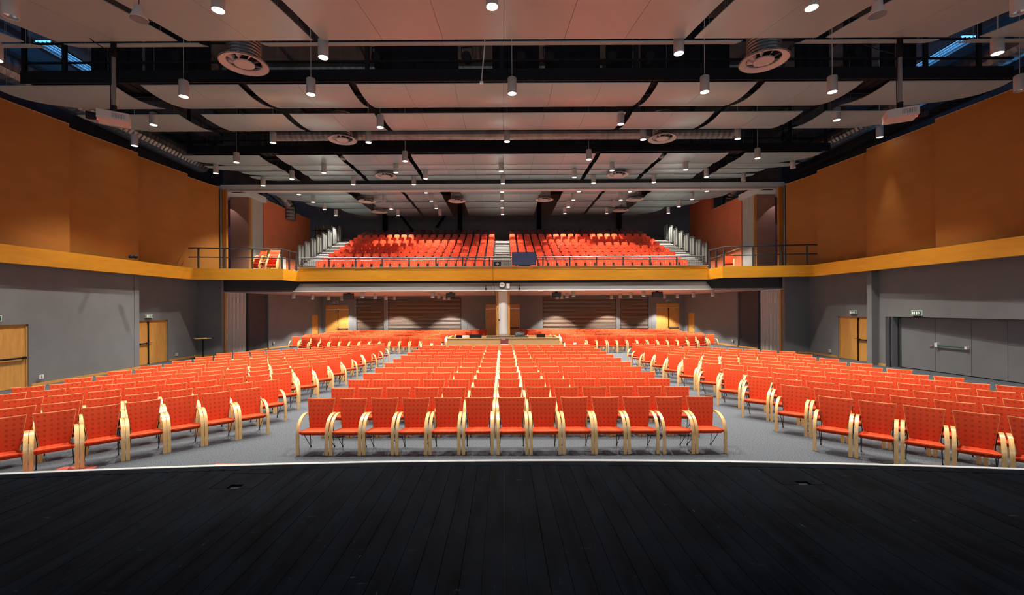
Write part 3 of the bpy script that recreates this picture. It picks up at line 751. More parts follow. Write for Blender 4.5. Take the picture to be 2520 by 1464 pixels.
lamp(W(30, 42, 8.4), 'unlit white cylinder lamp with mirror louvre at the top left corner', False, .3)
lamp(W(2512, 32, 8.4), 'unlit white cylinder lamp at the top right corner', False, .3)
# under-balcony lamps
for xi, x in enumerate((-12.3, -8.25, -4.13, 4.13, 8.25, 12.3)):
    for yi, y in enumerate((26.0, 28.6, 31.2, 33.7)):
        lamp((x, y, 3.22), f'short cylinder lamp under the balcony, {ORD[xi + 1]} column from left, {ORD[yi + 1]} row back', True, 0,
             'short cylinder lamps under the balcony', LOW_W, .11, .325, 98)
# cone shaped ceiling speakers
for u, v, Y, lab in ((346, 48, 8.6, 'front left'), (2163, 38, 8.6, 'front right')):
    t = thing('pendant_speaker', f'grey bell shaped pendant speaker in the {lab} ceiling gap', 'speaker', W(u, v, Y))
    b = mb('lamp_white'); b.lathe([(.15, 0), (.155, .01), (.09, .16), (.085, .25), (0, .25)], 20, cap=False); b.build('bell', t, smooth=True)
    b = mb('rail_grey'); b.lathe([(.145, .01), (0, .015)], 20, cap=False); b.build('grille', t)
    b = mb('black'); b.tube([(0, 0, .25), (0, 0, .6)], .008, 5); b.build('cable', t)
for u, v, Y, lab in ((845, 392, 21.8, 'left'), (1632, 388, 21.8, 'right')):
    t = thing('pendant_speaker', f'small bell shaped speaker behind the rear walkway, {lab}', 'speaker', W(u, v, Y))
    b = mb('lamp_white'); b.lathe([(.15, 0), (.155, .01), (.09, .16), (.085, .25), (0, .25)], 16, cap=False); b.build('bell', t, smooth=True)
    b = mb('black'); b.tube([(0, 0, .25), (0, 0, .5)], .008, 5); b.build('cable', t)

# projectors
for s, u, v, side in ((-1, 283, 292, 'left'), (1, 2218, 284, 'right')):
    p = W(u, v, 10.9); top = W(278 if s < 0 else 2217, 92, 10.9)
    t = thing('projector', f'white ceiling projector on a long pole at the {side}', 'projector', p, s * .55 if s < 0 else .5)
    t.rotation_euler.z = s * 0.0 + (.62 if s < 0 else -.5)
    b = mb('proj_body')
    w2, d2 = .30, .25
    b.prism([(-w2, -d2), (w2, -d2), (w2, d2), (-w2, d2)], 'z', -.10, .10); b.build('case', t)
    b = mb('rail_grey')
    for k in range(9): b.box(-.02 + k * .03, -.005 + k * .03, -d2 - .004, -d2, -.05, .06)
    b.build('vent_slots', t)
    b = mb('black'); lx = -w2 if s < 0 else w2
    b.tube([(lx, 0.08, 0), (lx + s * .22, 0.08, 0)], [.085, .095], 14); b.build('lens', t)
    b = mb('led_red'); b.box(lx - .01, lx + .01, -.06, -.04, -.108, -.096); b.build('status_lamp', t)
    b = mb('rail_grey'); b.tube([(0, 0, .16), (0, 0, top.z - p.z)], .045, 10); b.build('pole', t)
    b = mb('black'); b.tube([(0, 0, .1), (0, 0, .32)], .06, 10); b.tube([(0, 0, top.z - p.z - .5), (0, 0, top.z - p.z)], .06, 10)
    b.tube([(-.06, 0, .1), (-.065, 0, 1.0), (-.06, 0, top.z - p.z - .4), (-.4, 0, top.z - p.z - .2), (-.7, .1, top.z - p.z + .1)], .012, 5); b.build('clamps_and_cable', t)
# thin hanging rod sensor
t = thing('hanging_microphone', 'thin perforated rod with small sensor hanging before the middle panel', 'microphone', W(1188, 203, 12.9))
b = mb('fold_grey'); b.tube([(0, 0, .05), (.1, 0, 1.1), (.1, 0, 3.7)], .018, 6); b.build('rod', t)
b = mb('white'); b.tube([(-.05, 0, 0), (.05, 0, 0)], .045, 8); b.build('sensor', t)

# ================================================================ BALCONY FURNISHING
def railing(name, pts, zb, ztop, mids, posts, label, bars=False):
    t = thing(name, label, 'railing', (pts[0][0], pts[0][1], zb)); o = Vector((pts[0][0], pts[0][1], zb))
    P = lambda x, y, z: Vector((x, y, z)) - o
    for z, r in [(ztop, .038)] + [(m_, .028) for m_ in mids]:
        b = mb('rail_black'); b.tube([P(x, y, z) for x, y in pts], r, 6); b.build('handrail' if z == ztop else 'rail', t)
    for x, y in posts:
        b = mb('rail_black'); b.tube([P(x, y, zb), P(x, y, ztop)], .045, 6); b.build('post', t)
    if bars:
        b = mb('rail_black')
        for (xa, ya), (xb_, yb_) in zip(pts, pts[1:]):
            L_ = math.hypot(xb_ - xa, yb_ - ya); n = int(L_ / .125)
            for i in range(n):
                f = i / n; x = xa + (xb_ - xa) * f; y = ya + (yb_ - ya) * f
                b.box(*(lambda q: (q.x - .006, q.x + .006, q.y - .006, q.y + .006, 0, mids[0] - zb))(P(x, y, zb)))
        b.build('balusters', t, kind='stuff')
    return t
railing('railing', [(-11.2, 24.5), (11.2, 24.5)], 4.87, 5.39, [5.25], [(-11.1 + i * 1.48, 24.5) for i in range(16)], 'low black balcony railing with thin bars before the tribune', True)
for s, side in ((-1, 'left'), (1, 'right')):
    pl = [(s * 15.9, 22.42), (s * 15.45, 22.4), (s * 11.5, 23.05), (s * 11.4, 24.45)]
    railing('railing', pl, 4.66, 5.70, [5.24], [(s * x, 22.4 + (15.45 - x) * .165) for x in (15.4, 14.2, 12.9)] + [(s * 11.5, 23.05), (s * 11.45, 23.75), (s * 11.4, 24.45)], f'black two bar railing on the {side} balcony corner')
# confidence monitor
t = thing('monitor_screen', 'dark blue flat screen standing on the balcony front', 'screen', (1.17, 24.55, 4.87))
b = mb('black'); b.box(-.66, .66, -.17, -.10, .06, .78); b.build('case', t)
b = mb('screen_blue'); b.box(-.63, .63, -.176, -.17, .09, .75); b.build('display', t)
b = mb('black'); b.box(-.3, .3, -.2, 0, 0, .06); b.build('foot', t)
t = thing('camera_box', 'small black camera box on the balcony ledge left of the screen', 'camera', (-.3, 24.4, 4.87))
b = mb('black'); b.box(-.2, .2, 0, .3, 0, .26); b.build('body', t)
b = mb('rail_grey'); b.lathe([(.09, 0), (.06, .05), (.0, .03)], 14, cap=False); l_ = b.build('lens', t); l_.rotation_euler = (PI / 2, 0, 0); l_.location = (0, 0, .13)

# ---- tribune
RY, RP, RR, DZ0 = 25.9, .925, .346, 4.55
tb = thing('tribune', 'stepped dark platform carrying the red tribune seats', 'tribune', (0, RY, DZ0))
for k in range(11):
    y0 = k * RP - .55; y1 = y0 + RP; z = k * RR
    for xa, xb_ in ((-11.15, -.56), (.5, 11.15)):
        b = mb('trib_deck'); b.box(xa, xb_, y0, y1 if k < 10 else y1 + 4, 0 if k == 0 else -.1 + z - RR, z + .02); b.build('deck_step', tb)
    for nm, xa, xb_ in (('centre_step', -.55, .49), ('side_step', -12.45, -11.17), ('side_step', 11.17, 12.45)):
        for h_ in range(2):
            if k == 0 and h_ == 0: continue
            za = z - RR + (h_ + 1) * RR / 2; ya = y0 + (h_ - 1) * RP / 2
            if k > 9: continue
            b = mb('trib_deck'); b.box(xa, xb_, ya + .04, ya + RP / 2 + .04, za - .22, za - .03); st_ = b.build(nm, tb)
            b = mb('tread'); b.box(xa + .02, xb_ - .02, ya, ya + RP / 2, za - .03, za); b.build('tread', st_)
for s, side in ((-1, 'left'), (1, 'right')):
    for k in range(1, 10):
        b = mb('trib_deck'); b.box(*sorted((s * 12.46, s * 12.76)), k * RP - .55, (k + 1) * RP - .55, 0, k * RR); b.build('side_base', tb)
    for k in range(2, 10):
        y0 = RY + k * RP - .5; z = DZ0 + k * RR + .3
        t = thing('guard_panel', f'white infill guard frame beside the {side} tribune stairs, {ORD[k - 1]} from the front', 'guard rail', (s * 12.6, y0, z - .3), 0, f'guard frames beside the {side} tribune stairs')
        b = mb('rail_black')
        b.box(-.03, .03, 0, .05, 0, 1.35); b.box(-.03, .03, .8, .85, 0, 1.35 ); b.box(-.03, .03, 0, .85, 1.3, 1.35); b.box(-.03, .03, .4, .44, 0, 1.3); b.build('frame', t)
        b = mb('guard_white')
        for q_ in range(5): b.box(-.012, .012, .06 + q_ * .148, .15 + q_ * .148, .12, 1.28)
        b.build('infill', t, kind='stuff')
    b = mb('guard_white'); b.box(*sorted((s * 12.75, s * 15.25)), 35.0, 35.1, 4.6, 8.15); b.build('landing_wall', kind='structure')
    b = mb('trib_deck'); b.box(*sorted((s * 11.2, s * 17)), 35.1, 40.4, 7.9, 8.1); b.build('landing_floor', kind='structure')
b = mb('trib_deck'); b.box(-12, 12, 36.6, 40.4, 7.9, 8.02); b.build('landing_floor', kind='structure')
# seat prototype
def rrect(w2, h, r, n=4):
    pts = [(-w2, 0), (w2, 0)]
    for i in range(n + 1): a = i / n * PI / 2; pts.append((w2 - r + r * math.cos(a), h - r + r * math.sin(a)))
    for i in range(n + 1): a = PI / 2 + i / n * PI / 2; pts.append((-w2 + r + r * math.cos(a), h - r + r * math.sin(a)))
    return pts
def seat_parts():
    A = mb('trib_red'); A.prism([(x, z + .42) for x, z in rrect(.205, .38, .09)], 'y', .10, .13)
    B = mb('trib_red'); B.prism([(x * .94, z + .38) for x, z in rrect(.205, .34, .08)], 'y', .0, .07)
    Cc = mb('white'); Cc.lathe([(.016, 0), (.016, .004)], 8); 
    Cc.v = [(x, -.002 - z, y + .64) for x, y, z in Cc.v]
    D = mb('blackrod'); D.box(-.20, -.17, .04, .12, 0, .5); D.box(.17, .20, .04, .12, 0, .5); D.box(-.2, .2, .06, .10, .34, .38)
    return A, B, Cc, D
SA, SB, SC, SD = seat_parts()
seat0 = thing('tribune_chair', 'x', 'chair', (0, 0, 0))
SA.build('backrest', seat0); SB.build('folded_seat', seat0); SC.build('number_disc', seat0); SD.build('support', seat0)
import numpy as np
def stuff_copies(name, parts, places, label, cat):
    """merge copies of builder parts at (x, y, z, rz) into one mesh object"""
    S = MB()
    for P in parts:
        for k_ in P.mats: S.use(k_)
    base_v = []; base_f = []; base_m = []
    n = 0
    for P in parts:
        base_v += P.v; base_f += [tuple(i + n for i in f) for f in P.f]; base_m += [S.mats.index(P.mats[mi]) for mi in P.m]; n = len(base_v)
    V = np.array(base_v); allv = []; 
    for (x, y, z, rz) in places:
        c, s_ = math.cos(rz), math.sin(rz)
        R = np.array(((c, s_, 0), (-s_, c, 0), (0, 0, 1))); allv.append(V @ R + np.array((x, y, z)))
    nv = len(V); S.v = np.concatenate(allv).tolist()
    S.f = [tuple(i + k_ * nv for i in f) for k_ in range(len(places)) for f in base_f]; S.m = base_m * len(places)
    me = S.mesh(name, fix=False); o = bpy.data.objects.new(name, me); C.objects.link(o)
    o['kind'] = 'stuff'; tag(o, label, cat); return o
seats = []
for k in range(11):
    for side in (-1, 1):
        for j in range(19):
            x = -.83 - .55 * j if side < 0 else .72 + .55 * j
            seats.append((k, side, j, x, RY + k * RP, DZ0 + k * RR + .02))
indiv = [q for q in seats if q[0] < 7] + [q for q in seats if q[0] == 7 and q[2] < 17]
rest = [q for q in seats if q not in indiv]
for i, (k, side, j, x, y, z) in enumerate(indiv):
    lab = f'red folding tribune seat, {ORD[k + 1]} row up, {ORD[j + 1]} {"left" if side < 0 else "right"} of the centre stairs'
    if i == 0: seat0.location = (x, y, z); seat0['label'] = lab; seat0['group'] = 'red folding seats on the tribune'
    else: dup(seat0, (x, y, z), 0, lab)
SB_ = [SA, SB, SC, SD]
import copy
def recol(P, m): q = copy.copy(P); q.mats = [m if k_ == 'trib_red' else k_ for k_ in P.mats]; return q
stuff_copies('shaded_chair_rows', [recol(SA, 'trib_red_shaded'), recol(SB, 'trib_red_shaded'), SD], [(x, y, z, 0) for k_, _, _, x, y, z in rest if k_ > 8], 'red folding seat rows coloured dark for shade at the very top of the tribune', 'seats')
rest = [q for q in rest if q[0] <= 8]
stuff_copies('tribune_chair_rows', SB_, [(x, y, z, 0) for _, _, _, x, y, z in rest], 'upper two rows of red folding seats near the top of the tribune', 'seats')

# wooden slat bundle on the rear landing left, stored things
t = thing('slat_bundle', 'bundle of pale wooden slats standing behind a black rail at the rear left landing', 'slats', (W(798, 578, 36.2).x, 36.2, 8.3))
for i in range(14):
    b = mb('oldwood'); x = -.75 + i * .115; b.box(x, x + .055, random.uniform(-.1, .1), .14, -.2, random.uniform(.85, 1.15)); b.build('slat', t)
b = mb('black'); b.box(-.85, .9, -.2, -.17, .65, .69); b.box(-.85, .9, -.2, -.17, -.2, -.16); b.build('rail', t)

# ================================================================ ARMCHAIRS
def chair_parts():
    P = {}
    # backrest cushion
    b = mb('fab_back'); R_, K = 5, 6; top = []; bot = []
    for i in range(R_):
        t = i / (R_ - 1); hw = .172 + .078 * t ** .9; zc = .40 + .52 * t; yc = -.125 + .115 * t
        puff = .035 * (1 - (2 * t - 1) ** 4 * .5)
        rt, rb = [], []
        for j in range(K):
            s_ = -1 + 2 * j / (K - 1); yy = yc + .028 * (1 - s_ * s_)
            th = puff * (1 - .45 * s_ ** 4)
            dz = -.012 * (1 - s_ * s_) if i == R_ - 1 else 0
            rt.append((hw * s_, yy - th, zc + dz)); rb.append((hw * s_, yy, zc + dz))
        top.append(rt); bot.append(rb)
    b.slab(top, bot); P['backrest'] = b
    b = mb('birch'); top = []; bot = []
    for i in range(R_):
        t = i / (R_ - 1); hw = .180 + .078 * t ** .9; zc = .395 + .533 * t; yc = -.125 + .115 * t
        rt, rb = [], []
        for j in range(K):
            s_ = -1 + 2 * j / (K - 1); yy = yc + .028 * (1 - s_ * s_)
            dz = -.012 * (1 - s_ * s_) if i == R_ - 1 else 0
            rt.append((hw * s_, yy, zc + dz)); rb.append((hw * s_, yy + .012, zc + dz))
        top.append(rt); bot.append(rb)
    b.slab(top, bot); P['back_shell'] = b
    # seat
    b = mb('fab_seat')
    out = [(-.165, -.08), (-.19, -.13), (-.235, -.36), (-.245, -.43), (-.225, -.465), (-.12, -.478), (.12, -.478), (.225, -.465), (.245, -.43), (.235, -.36), (.19, -.13), (.165, -.08)]
    def zt(y): return .402 - (y + .08) * .045
    vt = [(x * .97, y * .99, zt(y)) for x, y in out]; vm = [(x, y, zt(y) - .018) for x, y in out]; vb = [(x * .90, y * .86, zt(y) - .075) for x, y in out]
    n = len(out)
    b.add(vt + vm + vb, [tuple(range(n))] + [(i, n + i, n + (i + 1) % n, (i + 1) % n) for i in range(n)] + [(n + i, 2 * n + i, 2 * n + (i + 1) % n, n + (i + 1) % n) for i in range(n)] + [tuple(range(3 * n - 1, 2 * n - 1, -1))])
    P['seat'] = b
    # bentwood arms with front legs
    path = [(-.44, 0), (-.447, .20), (-.445, .36), (-.428, .46), (-.385, .545), (-.315, .61), (-.22, .652), (-.12, .668), (-.03, .66)]
    for s_ in (-1, 1):
        b = mb('birch'); top = []; bot = []
        for i, (y, z) in enumerate(path):
            a = path[max(0, i - 1)]; c = path[min(len(path) - 1, i + 1)]; ty, tz = c[0] - a[0], c[1] - a[1]; L_ = math.hypot(ty, tz); ny, nz = -tz / L_, ty / L_
            th = .0125; x0, x1 = sorted((s_ * .228, s_ * .282))
            top.append([(x0, y + ny * th, z + nz * th), (x1, y + ny * th, z + nz * th)]); bot.append([(x0, y - ny * th, z - nz * th), (x1, y - ny * th, z - nz * th)])
        b.slab(top, bot); P['arm_%d' % s_] = b
        b = mb('blackrod'); foot = (s_ * .222, .03, .008)
        b.tube([(s_ * .232, -.03, .66), (s_ * .20, -.06, .42), foot], .0065, 5); b.tube([foot, (s_ * .205, -.34, .37)], .0065, 5)
        b.tube([(foot[0], foot[1], 0), (foot[0], foot[1], .03)], .012, 6); P['leg_%d' % s_] = b
    return P
CP = chair_parts()
names = {'backrest': 'backrest', 'back_shell': 'back_shell', 'seat': 'seat', 'arm_-1': 'arm_frame', 'arm_1': 'arm_frame', 'leg_-1': 'rear_leg', 'leg_1': 'rear_leg'}
chair0 = thing('armchair', 'x', 'chair', (0, 0, 0))
for k_, P in CP.items(): P.build(names[k_], chair0, smooth=k_ not in ('seat', 'leg_-1', 'leg_1'))
places = []
for r in range(12):
    Y = 8.28 + 1.07 * r
    for j in range(13):
        x = .135 + (j - 6) * .588
        places.append((x + random.uniform(-.012, .012), Y + random.uniform(-.015, .015), random.uniform(-.02, .02), f'red patterned armchair in the {ORD[r + 1]} row of the middle block, {ORD[j + 1]} from its left end', 'armchairs of the middle block'))
leftend = {0: (-5.39, 9.34), 1: (-5.56, 10.43), 2: (-5.79, 11.57), 3: (-5.80, 12.83), 4: (-5.82, 14.01), 5: (-5.82, 15.15), 6: (-5.84, 16.35), 7: (-5.86, 17.45), 8: (-5.79, 18.65), 9: (-5.80, 19.75), 10: (-5.87, 21.0)}
rightend = {0: (6.08, 8.12), 1: (6.13, 9.32), 2: (6.11, 10.56), 3: (6.14, 11.83), 4: (6.19, 13.1), 5: (6.07, 14.32), 6: (6.05, 15.59), 7: (6.04, 16.82), 8: (6.00, 18.04), 9: (6.03, 19.28), 10: (6.15, 20.35)}
for side, ends in ((-1, leftend), (1, rightend)):
    for r, (x, y) in ends.items():
        a = math.radians((44.5 if side < 0 else 43.0) - .42 * r) if side < 0 else math.radians(42.8 - .15 * r)
        st_ = .572 if side < 0 else .588
        for j in range(14):
            xx = x + side * j * st_ * math.cos(a); yy = y - j * st_ * math.sin(a)
            if abs(xx) > (10.85 if side < 0 else 10.7): break
            u = U0 + xx * F / yy
            if u < -45 or u > 2570: break
            places.append((xx, yy, -side * -a if side > 0 else -(-a), f'red patterned armchair in the {ORD[r + 1]} row of the {"left" if side < 0 else "right"} block, {ORD[j + 1]} from the aisle', f'armchairs of the {"left" if side < 0 else "right"} block'))
# chair faces local -y; left block must look toward +x,-y => rotate by +a ; right block by -a
fixed = []
for p in places:
    fixed.append(p)
back = []
for side in (-1, 1):
    for r in range(9):
        Y = 25.75 + r * 1.04
        inner = (4.5, 4.4, 4.2, 3.4, 2.9, 2.4, 2.0, 1.7, 1.5)[r]
        outer = 11.9 if r == 0 else 12.7
        n = int((outer - inner) / .58)
        if Y > 34.3: continue
        for j in range(n + 1):
            back.append((side * (inner + j * .58), Y, side * -.0 + random.uniform(-.05, .05)))
back += [(-3.6, 24.2, .1), (3.6, 24.2, -.1), (-4.2, 24.25, .1), (4.2, 24.2, -.1)]
allc = sorted([(math.hypot(p[0], p[1]), p) for p in fixed], key=lambda q: q[0])
def rzof(p):
    g = p[4]
    return p[2] if 'middle' in g else (abs(p[2]) if 'left' in g else -abs(p[2]))
for i, (_, p) in enumerate(allc[:300]):
    if i == 0: chair0.location = (p[0], p[1], 0); chair0.rotation_euler.z = rzof(p); chair0['label'] = p[3]; chair0['group'] = p[4]
    else: dup(chair0, (p[0], p[1], 0), rzof(p), p[3], p[4])
stuff_copies('armchair_rows', list(CP.values()), [(p[0], p[1], 0, rzof(p)) for _, p in allc[300:]] + [(x, y, 0, rz) for x, y, rz in back],
             'rear rows of red armchairs at the back of the blocks and under the balcony', 'chairs')
# chairs on balcony: one on the right, two stacks on the left
dup(chair0, (12.55, 24.6, 4.55), -.5, 'single dark red armchair behind the right balcony railing', 'armchairs on the balcony')
for q, (x, y, n, rz) in enumerate(((-13.55, 24.9, 6, -.35), (-12.75, 24.6, 6, .25))):
    for i in range(n):
        dup(chair0, (x, y + i * .05, 4.55 + i * .085), rz, f'red armchair in the {"left" if q == 0 else "right"} stack on the left balcony, {ORD[i + 1]} from the bottom', 'stacked armchairs on the left balcony')

# ================================================================ UNDER BALCONY FURNISHING
# white column with wood side boards
t = thing('column', 'round white column with wooden side boards in the middle below the balcony', 'column', (0, 26.0, 0))
b = mb('white'); b.lathe([(.27, 0), (.27, 3.55)], 28); b.build('shaft', t, smooth=True)
for s_ in (-1, 1):
    b = mb('doorwood'); b.box(*sorted((s_ * .27, s_ * .40)), .02, .26, 0, 3.55); b.build('side_board', t)
b = mb('white'); b.tube([(-.22, -.19, 1.9), (-.22, -.19, 3.5)], .03, 6); b.tube([(-.22, -.19, 1.0), (-.22, -.19, 1.9)], .012, 5); b.build('conduit', t)
b = mb('black'); b.box(-.27, -.19, -.24, -.19, 1.86, 1.92); b.build('clip', t)
# clock
t = thing('wall_clock', 'round white wall clock on the grey housing in the middle', 'clock', W(1236, 701, 24.475))
def disc(m, r, y0, y1, n=32):
    b = mb(m); b.lathe([(r, 0), (r, y1 - y0)], n); b.v = [(x, y0 + z, y) for x, y, z in b.v]; return b
disc('black', .165, -.02, .05).build('rim', t); disc('white', .148, -.026, -.02).build('dial', t)
b = mb('black')
for i in range(12):
    a = i * PI / 6; b.tube([(.115 * math.sin(a), -.028, .115 * math.cos(a)), (.138 * math.sin(a), -.028, .138 * math.cos(a))], .004, 4)
b.build('hour_marks', t)
for nm, a, l_, r_ in (('minute_hand', math.radians(-60), .115, .005), ('hour_hand', math.radians(57), .08, .007)):
    b = mb('black'); b.tube([(0, -.032, 0), (l_ * math.sin(a), -.032, l_ * math.cos(a))], r_, 4); b.build(nm, t)
t = thing('white_box', 'small white wall box right of the clock', 'wall box', W(1250.5, 710, 24.47))
b = mb('white'); b.box(-.085, .085, -.06, .06, 0, .26); b.build('case', t)
b = mb('edge_white'); b.box(-.07, .07, -.075, -.06, .02, .24); b.build('cover', t)
for u, lab in ((1196, 'left'), (1278.5, 'right')):
    t = thing('ledge_camera', f'small black swivel camera on the housing, {lab} of the clock', 'camera', (W(u, 714, 24.46).x, 24.46, 3.575))
    b = mb('black'); b.tube([(0, 0, 0), (0, 0, .12)], .04, 8); b.tube([(0, -.07, .07), (0, .04, .07)], .055, 10); b.build('body', t)
    b = mb('black'); b.tube([(0, 0, .12), (0, 0, .22)], .01, 5); b.tube([(0, 0, .19), (0, 0, .25)], .025, 6); b.build('aerial', t)
# hanging wire
b = mb('black'); b.tube([W(1213, 640, 24.2), W(1214, 690, 24.2), W(1217, 715, 24.2), W(1222, 750, 24.3), W(1226, 775, 24.5)], .008, 4)
b.build('hanging_cable', label='thin black cable hanging down the balcony front beside the column', cat='cable')
for u, v, w_, h_, lab in ((1110, 724, .55, .3, 'left of the column'), (1369, 723, .55, .3, 'right of the column'), (859, 725, .6, .34, 'at the far left'), (1617, 722, .6, .34, 'at the far right')):
    p = W(u, v, 26.6); p.z = 3.53 - h_
    t = thing('ceiling_speaker', f'black box loudspeaker hung under the balcony {lab}', 'speaker', p)
    b = mb('black'); b.prism([(-w_ / 2, -.15), (w_ / 2, -.15), (w_ / 2 - .06, .2), (-w_ / 2 + .06, .2)], 'z', 0, h_ - .03); b.build('cabinet', t)
    b = mb('roofdark'); b.box(-w_ / 2 + .02, w_ / 2 - .02, -.165, -.15, .02, h_ - .05); b.build('grille', t)
    b = mb('black'); b.box(-.08, .08, -.05, .05, h_ - .03, h_ + .02); b.build('bracket', t)
# mixing desk enclosure
D = thing('control_desk', 'long light wood control desk enclosure behind the middle chair block', 'desk', (0, 22.4, 0))
b = mb('deskwood'); b.box(-2.82, 2.82, 0, .05, 0, 1.04); b.build('front_panel', D)
b = mb('birch'); b.box(-2.88, 2.88, -.03, .1, 1.04, 1.075); b.build('front_cap', D)
for s_ in (-1, 1):
    b = mb('deskwood'); b.box(*sorted((s_ * 2.78, s_ * 2.84)), .05, 2.1, 0, 1.04); b.build('side_panel', D)
    b = mb('birch'); b.box(*sorted((s_ * 2.75, s_ * 2.88)), .1, 2.1, 1.04, 1.075); b.build('side_cap', D)
b = mb('deskwood'); b.box(-2.78, 2.78, 2.05, 2.1, 0, 1.06); b.build('rear_panel', D)
b = mb('deskwood'); b.box(-2.78, 2.78, .05, 1.0, .92, .96); b.build('worktop', D)
def onrig(name, label, cat, u0, u1, vtop, Y, z0=.96):
    x0 = (u0 - U0) * Y / F; x1 = (u1 - U0) * Y / F; zt = W((u0 + u1) / 2, vtop, Y).z
    return thing(name, label, cat, ((x0 + x1) / 2, Y, z0)), (x1 - x0) / 2, zt - z0
t, w2, h_ = onrig('laptop', 'black laptop at the left end of the control desk', 'laptop', 1121, 1137, 825, 22.75)
b = mb('black'); b.box(-w2, w2, -.12, .12, 0, .02); b.build('keyboard_base', t); b = mb('black'); b.box(-w2, w2, .1, .12, .02, h_); b.build('lid', t)
t, w2, h_ = onrig('grey_box', 'small grey device box beside the laptop on the desk', 'device', 1138, 1153, 825.5, 22.75)
b = mb('fold_grey'); b.box(-w2, w2, -.12, .12, 0, h_); b.build('case', t); b = mb('black'); b.box(-w2 + .02, w2 - .02, -.125, -.12, .03, .06); b.build('slot', t)
t, w2, h_ = onrig('computer_monitor', 'wide black monitor on the left half of the control desk', 'monitor', 1156, 1185, 823, 22.8)
b = mb('black'); b.box(-w2, w2, -.02, .02, .03, h_); b.build('case', t); b = mb('black'); b.box(-.1, .1, -.08, .08, 0, .03); b.build('stand', t); b = mb('steel'); b.box(-w2 * .7, w2 * .7, -.025, -.02, .08, .1); b.build('trim', t)
t, w2, h_ = onrig('mixing_console', 'long low black mixing console in the middle of the desk', 'mixer', 1196, 1300, 828, 22.85)
b = mb('black'); b.prism([(-.3, 0), (.3, 0), (.3, h_), (-.3, h_ - .06)], 'x', -w2, w2); b.build('console_body', t)
b = mb('rail_grey')
for i in range(24): xx = -w2 + .05 + i * (2 * w2 - .1) / 23; b.box(xx - .01, xx + .01, -.2, -.17, h_ - .05, h_ + .01)
b.build('faders', t)
t, w2, h_ = onrig('equipment_rack', 'black rack unit with cables standing on the right half of the desk', 'rack', 1267, 1291, 816, 23.2)
b = mb('black'); b.box(-w2, w2, -.1, .15, 0, h_); b.build('case', t)
b = mb('galv')
for i in range(6): z_ = .08 + i * .045; b.tube([(-w2 + .03, -.11, z_), (-w2 * .3, -.12, z_ + .03), (w2 * .4, -.11, z_ - .01), (w2 - .03, -.11, z_ + .02)], .006, 4)
b.build('cables', t)
t, w2, h_ = onrig('small_screen', 'small black screen at the right end of the desk', 'monitor', 1320, 1341, 822, 22.8)
b = mb('black'); b.box(-w2, w2, -.02, .02, .02, h_); b.build('case', t); b = mb('black'); b.box(-.08, .08, -.06, .06, 0, .02); b.build('foot', t); b = mb('white'); b.box(-.01, .01, -.023, -.02, .06, .08); b.build('power_lamp', t)
b = mb('poster_ink'); b.box(-.2, .2, -.008, 0, 0, .3)
po = b.build('poster', loc=(.06, 22.39, .76), label='small dark poster with red shapes taped to the desk front', cat='poster')
b = mb('white'); b.box(-.2, .2, -.0085, -.001, -.03, 0); b.box(-.16, .05, -.0095, -.008, .24, .26); b.build('caption_strip', po)
# high table
p = W(499, 880, 23.4)
t = thing('high_table', 'tall round bar table with thin light top by the left wall', 'table', (W(499, 831, 23.3).x, 23.3, 0))
zt = W(499, 832, 23.3).z
b = mb('birch'); b.lathe([(0, zt - .03), (.38, zt - .03), (.40, zt - .015), (.38, zt), (0, zt)], 32, cap=False); b.build('table_top', t, smooth=True)
b = mb('black'); b.tube([(0, 0, .03), (0, 0, zt - .03)], .035, 10); b.build('pole', t)
b = mb('black'); b.lathe([(0, 0), (.26, 0), (.26, .012), (.05, .03), (0, .03)], 24, cap=False); b.build('foot_plate', t)
b = mb('white'); b.box(-.05, .05, -.04, .04, 0, .03); b.build('table_card', loc=(t.location.x + .2, 23.2, zt), label='small white card lying on the tall round table', cat='card')
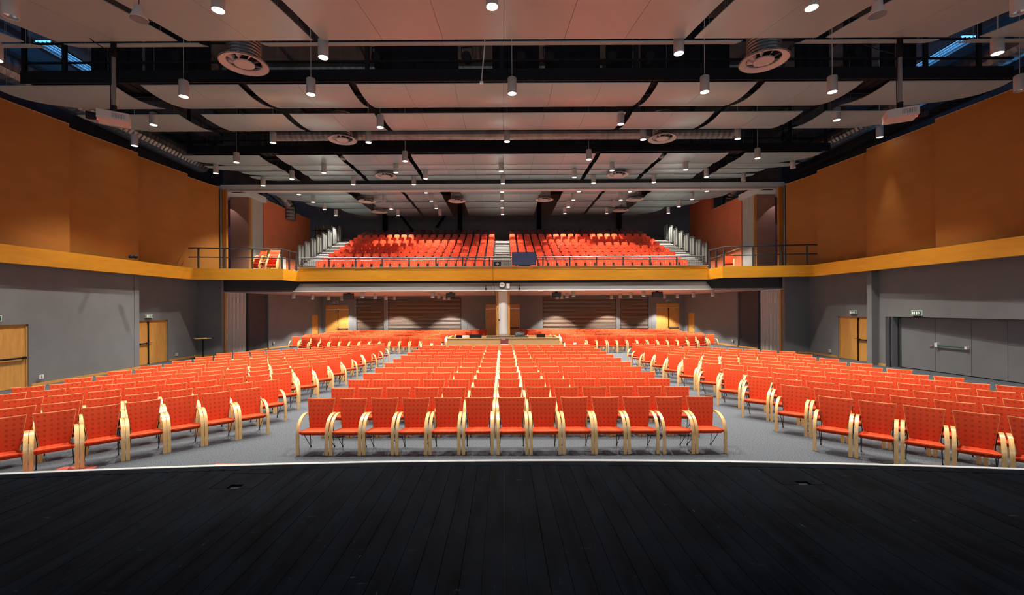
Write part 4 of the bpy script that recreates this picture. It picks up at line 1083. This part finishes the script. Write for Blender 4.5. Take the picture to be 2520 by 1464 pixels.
# two small black wall lamps on left ledge
for u in (323, 334.5):
    t = thing('ledge_spot', f'small black round spotlight on the left ledge, {"left" if u < 330 else "right"} one of the pair', 'spotlight', W(u, 632, 17.9))
    b = mb('black'); b.lathe([(.05, -.06), (.085, -.03), (.085, .03), (.04, .08), (0, .08)], 14); b.build('housing', t, smooth=True)
    b = mb('white'); b.lathe([(.045, -.062), (0, -.06)], 10, cap=False); b.build('lens', t)
    b = mb('black'); b.box(-.02, .02, -.02, .02, -.07, 0); b.build('bracket', t)
# notice board, door and handrail in upper side areas
t = thing('notice_board', 'pale wooden board with a poster on the left balcony red wall', 'board', (-15.26, 28.7, 4.55))
b = mb('doorwood'); b.box(0, .06, 0, 1.6, 0, 1.9); b.build('door_panel', t)
b = mb('white'); b.box(.06, .08, 1.7, 2.3, .5, 1.6); b.build('poster_sheet', t)
b = mb('white'); b.tube([(15.22, 28.5, 6.35), (15.22, 34.5, 5.95)], .03, 6); b.build('wall_handrail', label='white sloping handrail on the right red wall', cat='handrail')
t = thing('music_stand', 'black music stand behind the right balcony railing', 'music stand', (12.0, 25.0, 4.55))
b = mb('black'); b.tube([(0, 0, 0.02), (0, 0, 1.05)], .014, 6); b.tube([(0, 0, .15), (-.25, 0, 0)], .01, 5); b.tube([(0, 0, .15), (.2, .15, 0)], .01, 5); b.tube([(0, 0, .15), (.15, -.2, 0)], .01, 5); b.build('tripod', t)
b = mb('black'); b.tube([(-.3, 0, .98), (.3, 0, 1.12)], .018, 6); b.build('top_bar', t)
# small lilac lamps in the slots
for s_, side in ((-1, 'left'), (1, 'right')):
    t = thing('slot_lamp', f'tiny lilac ceiling lamp in the {side} balcony slot', 'lamp', (s_ * 16.6, 26.4, 9.33))
    b = mb('white'); b.lathe([(.07, .0), (.07, .06), (0, .06)], 12, cap=False); b.build('ring', t)
    b = mb('lamp_small'); b.lathe([(.06, .01), (0, .01)], 12, cap=False); b.build('lens', t)
    ld = bpy.data.lights.new('slot_light', 'SPOT'); ld.energy = 60; ld.spot_size = 1.4; ld.color = (.9, .8, 1); l_ = bpy.data.objects.new('lamp_light', ld); C.objects.link(l_); l_.parent = t; l_.location = (0, 0, -.02)
print('objects', len(bpy.data.objects))
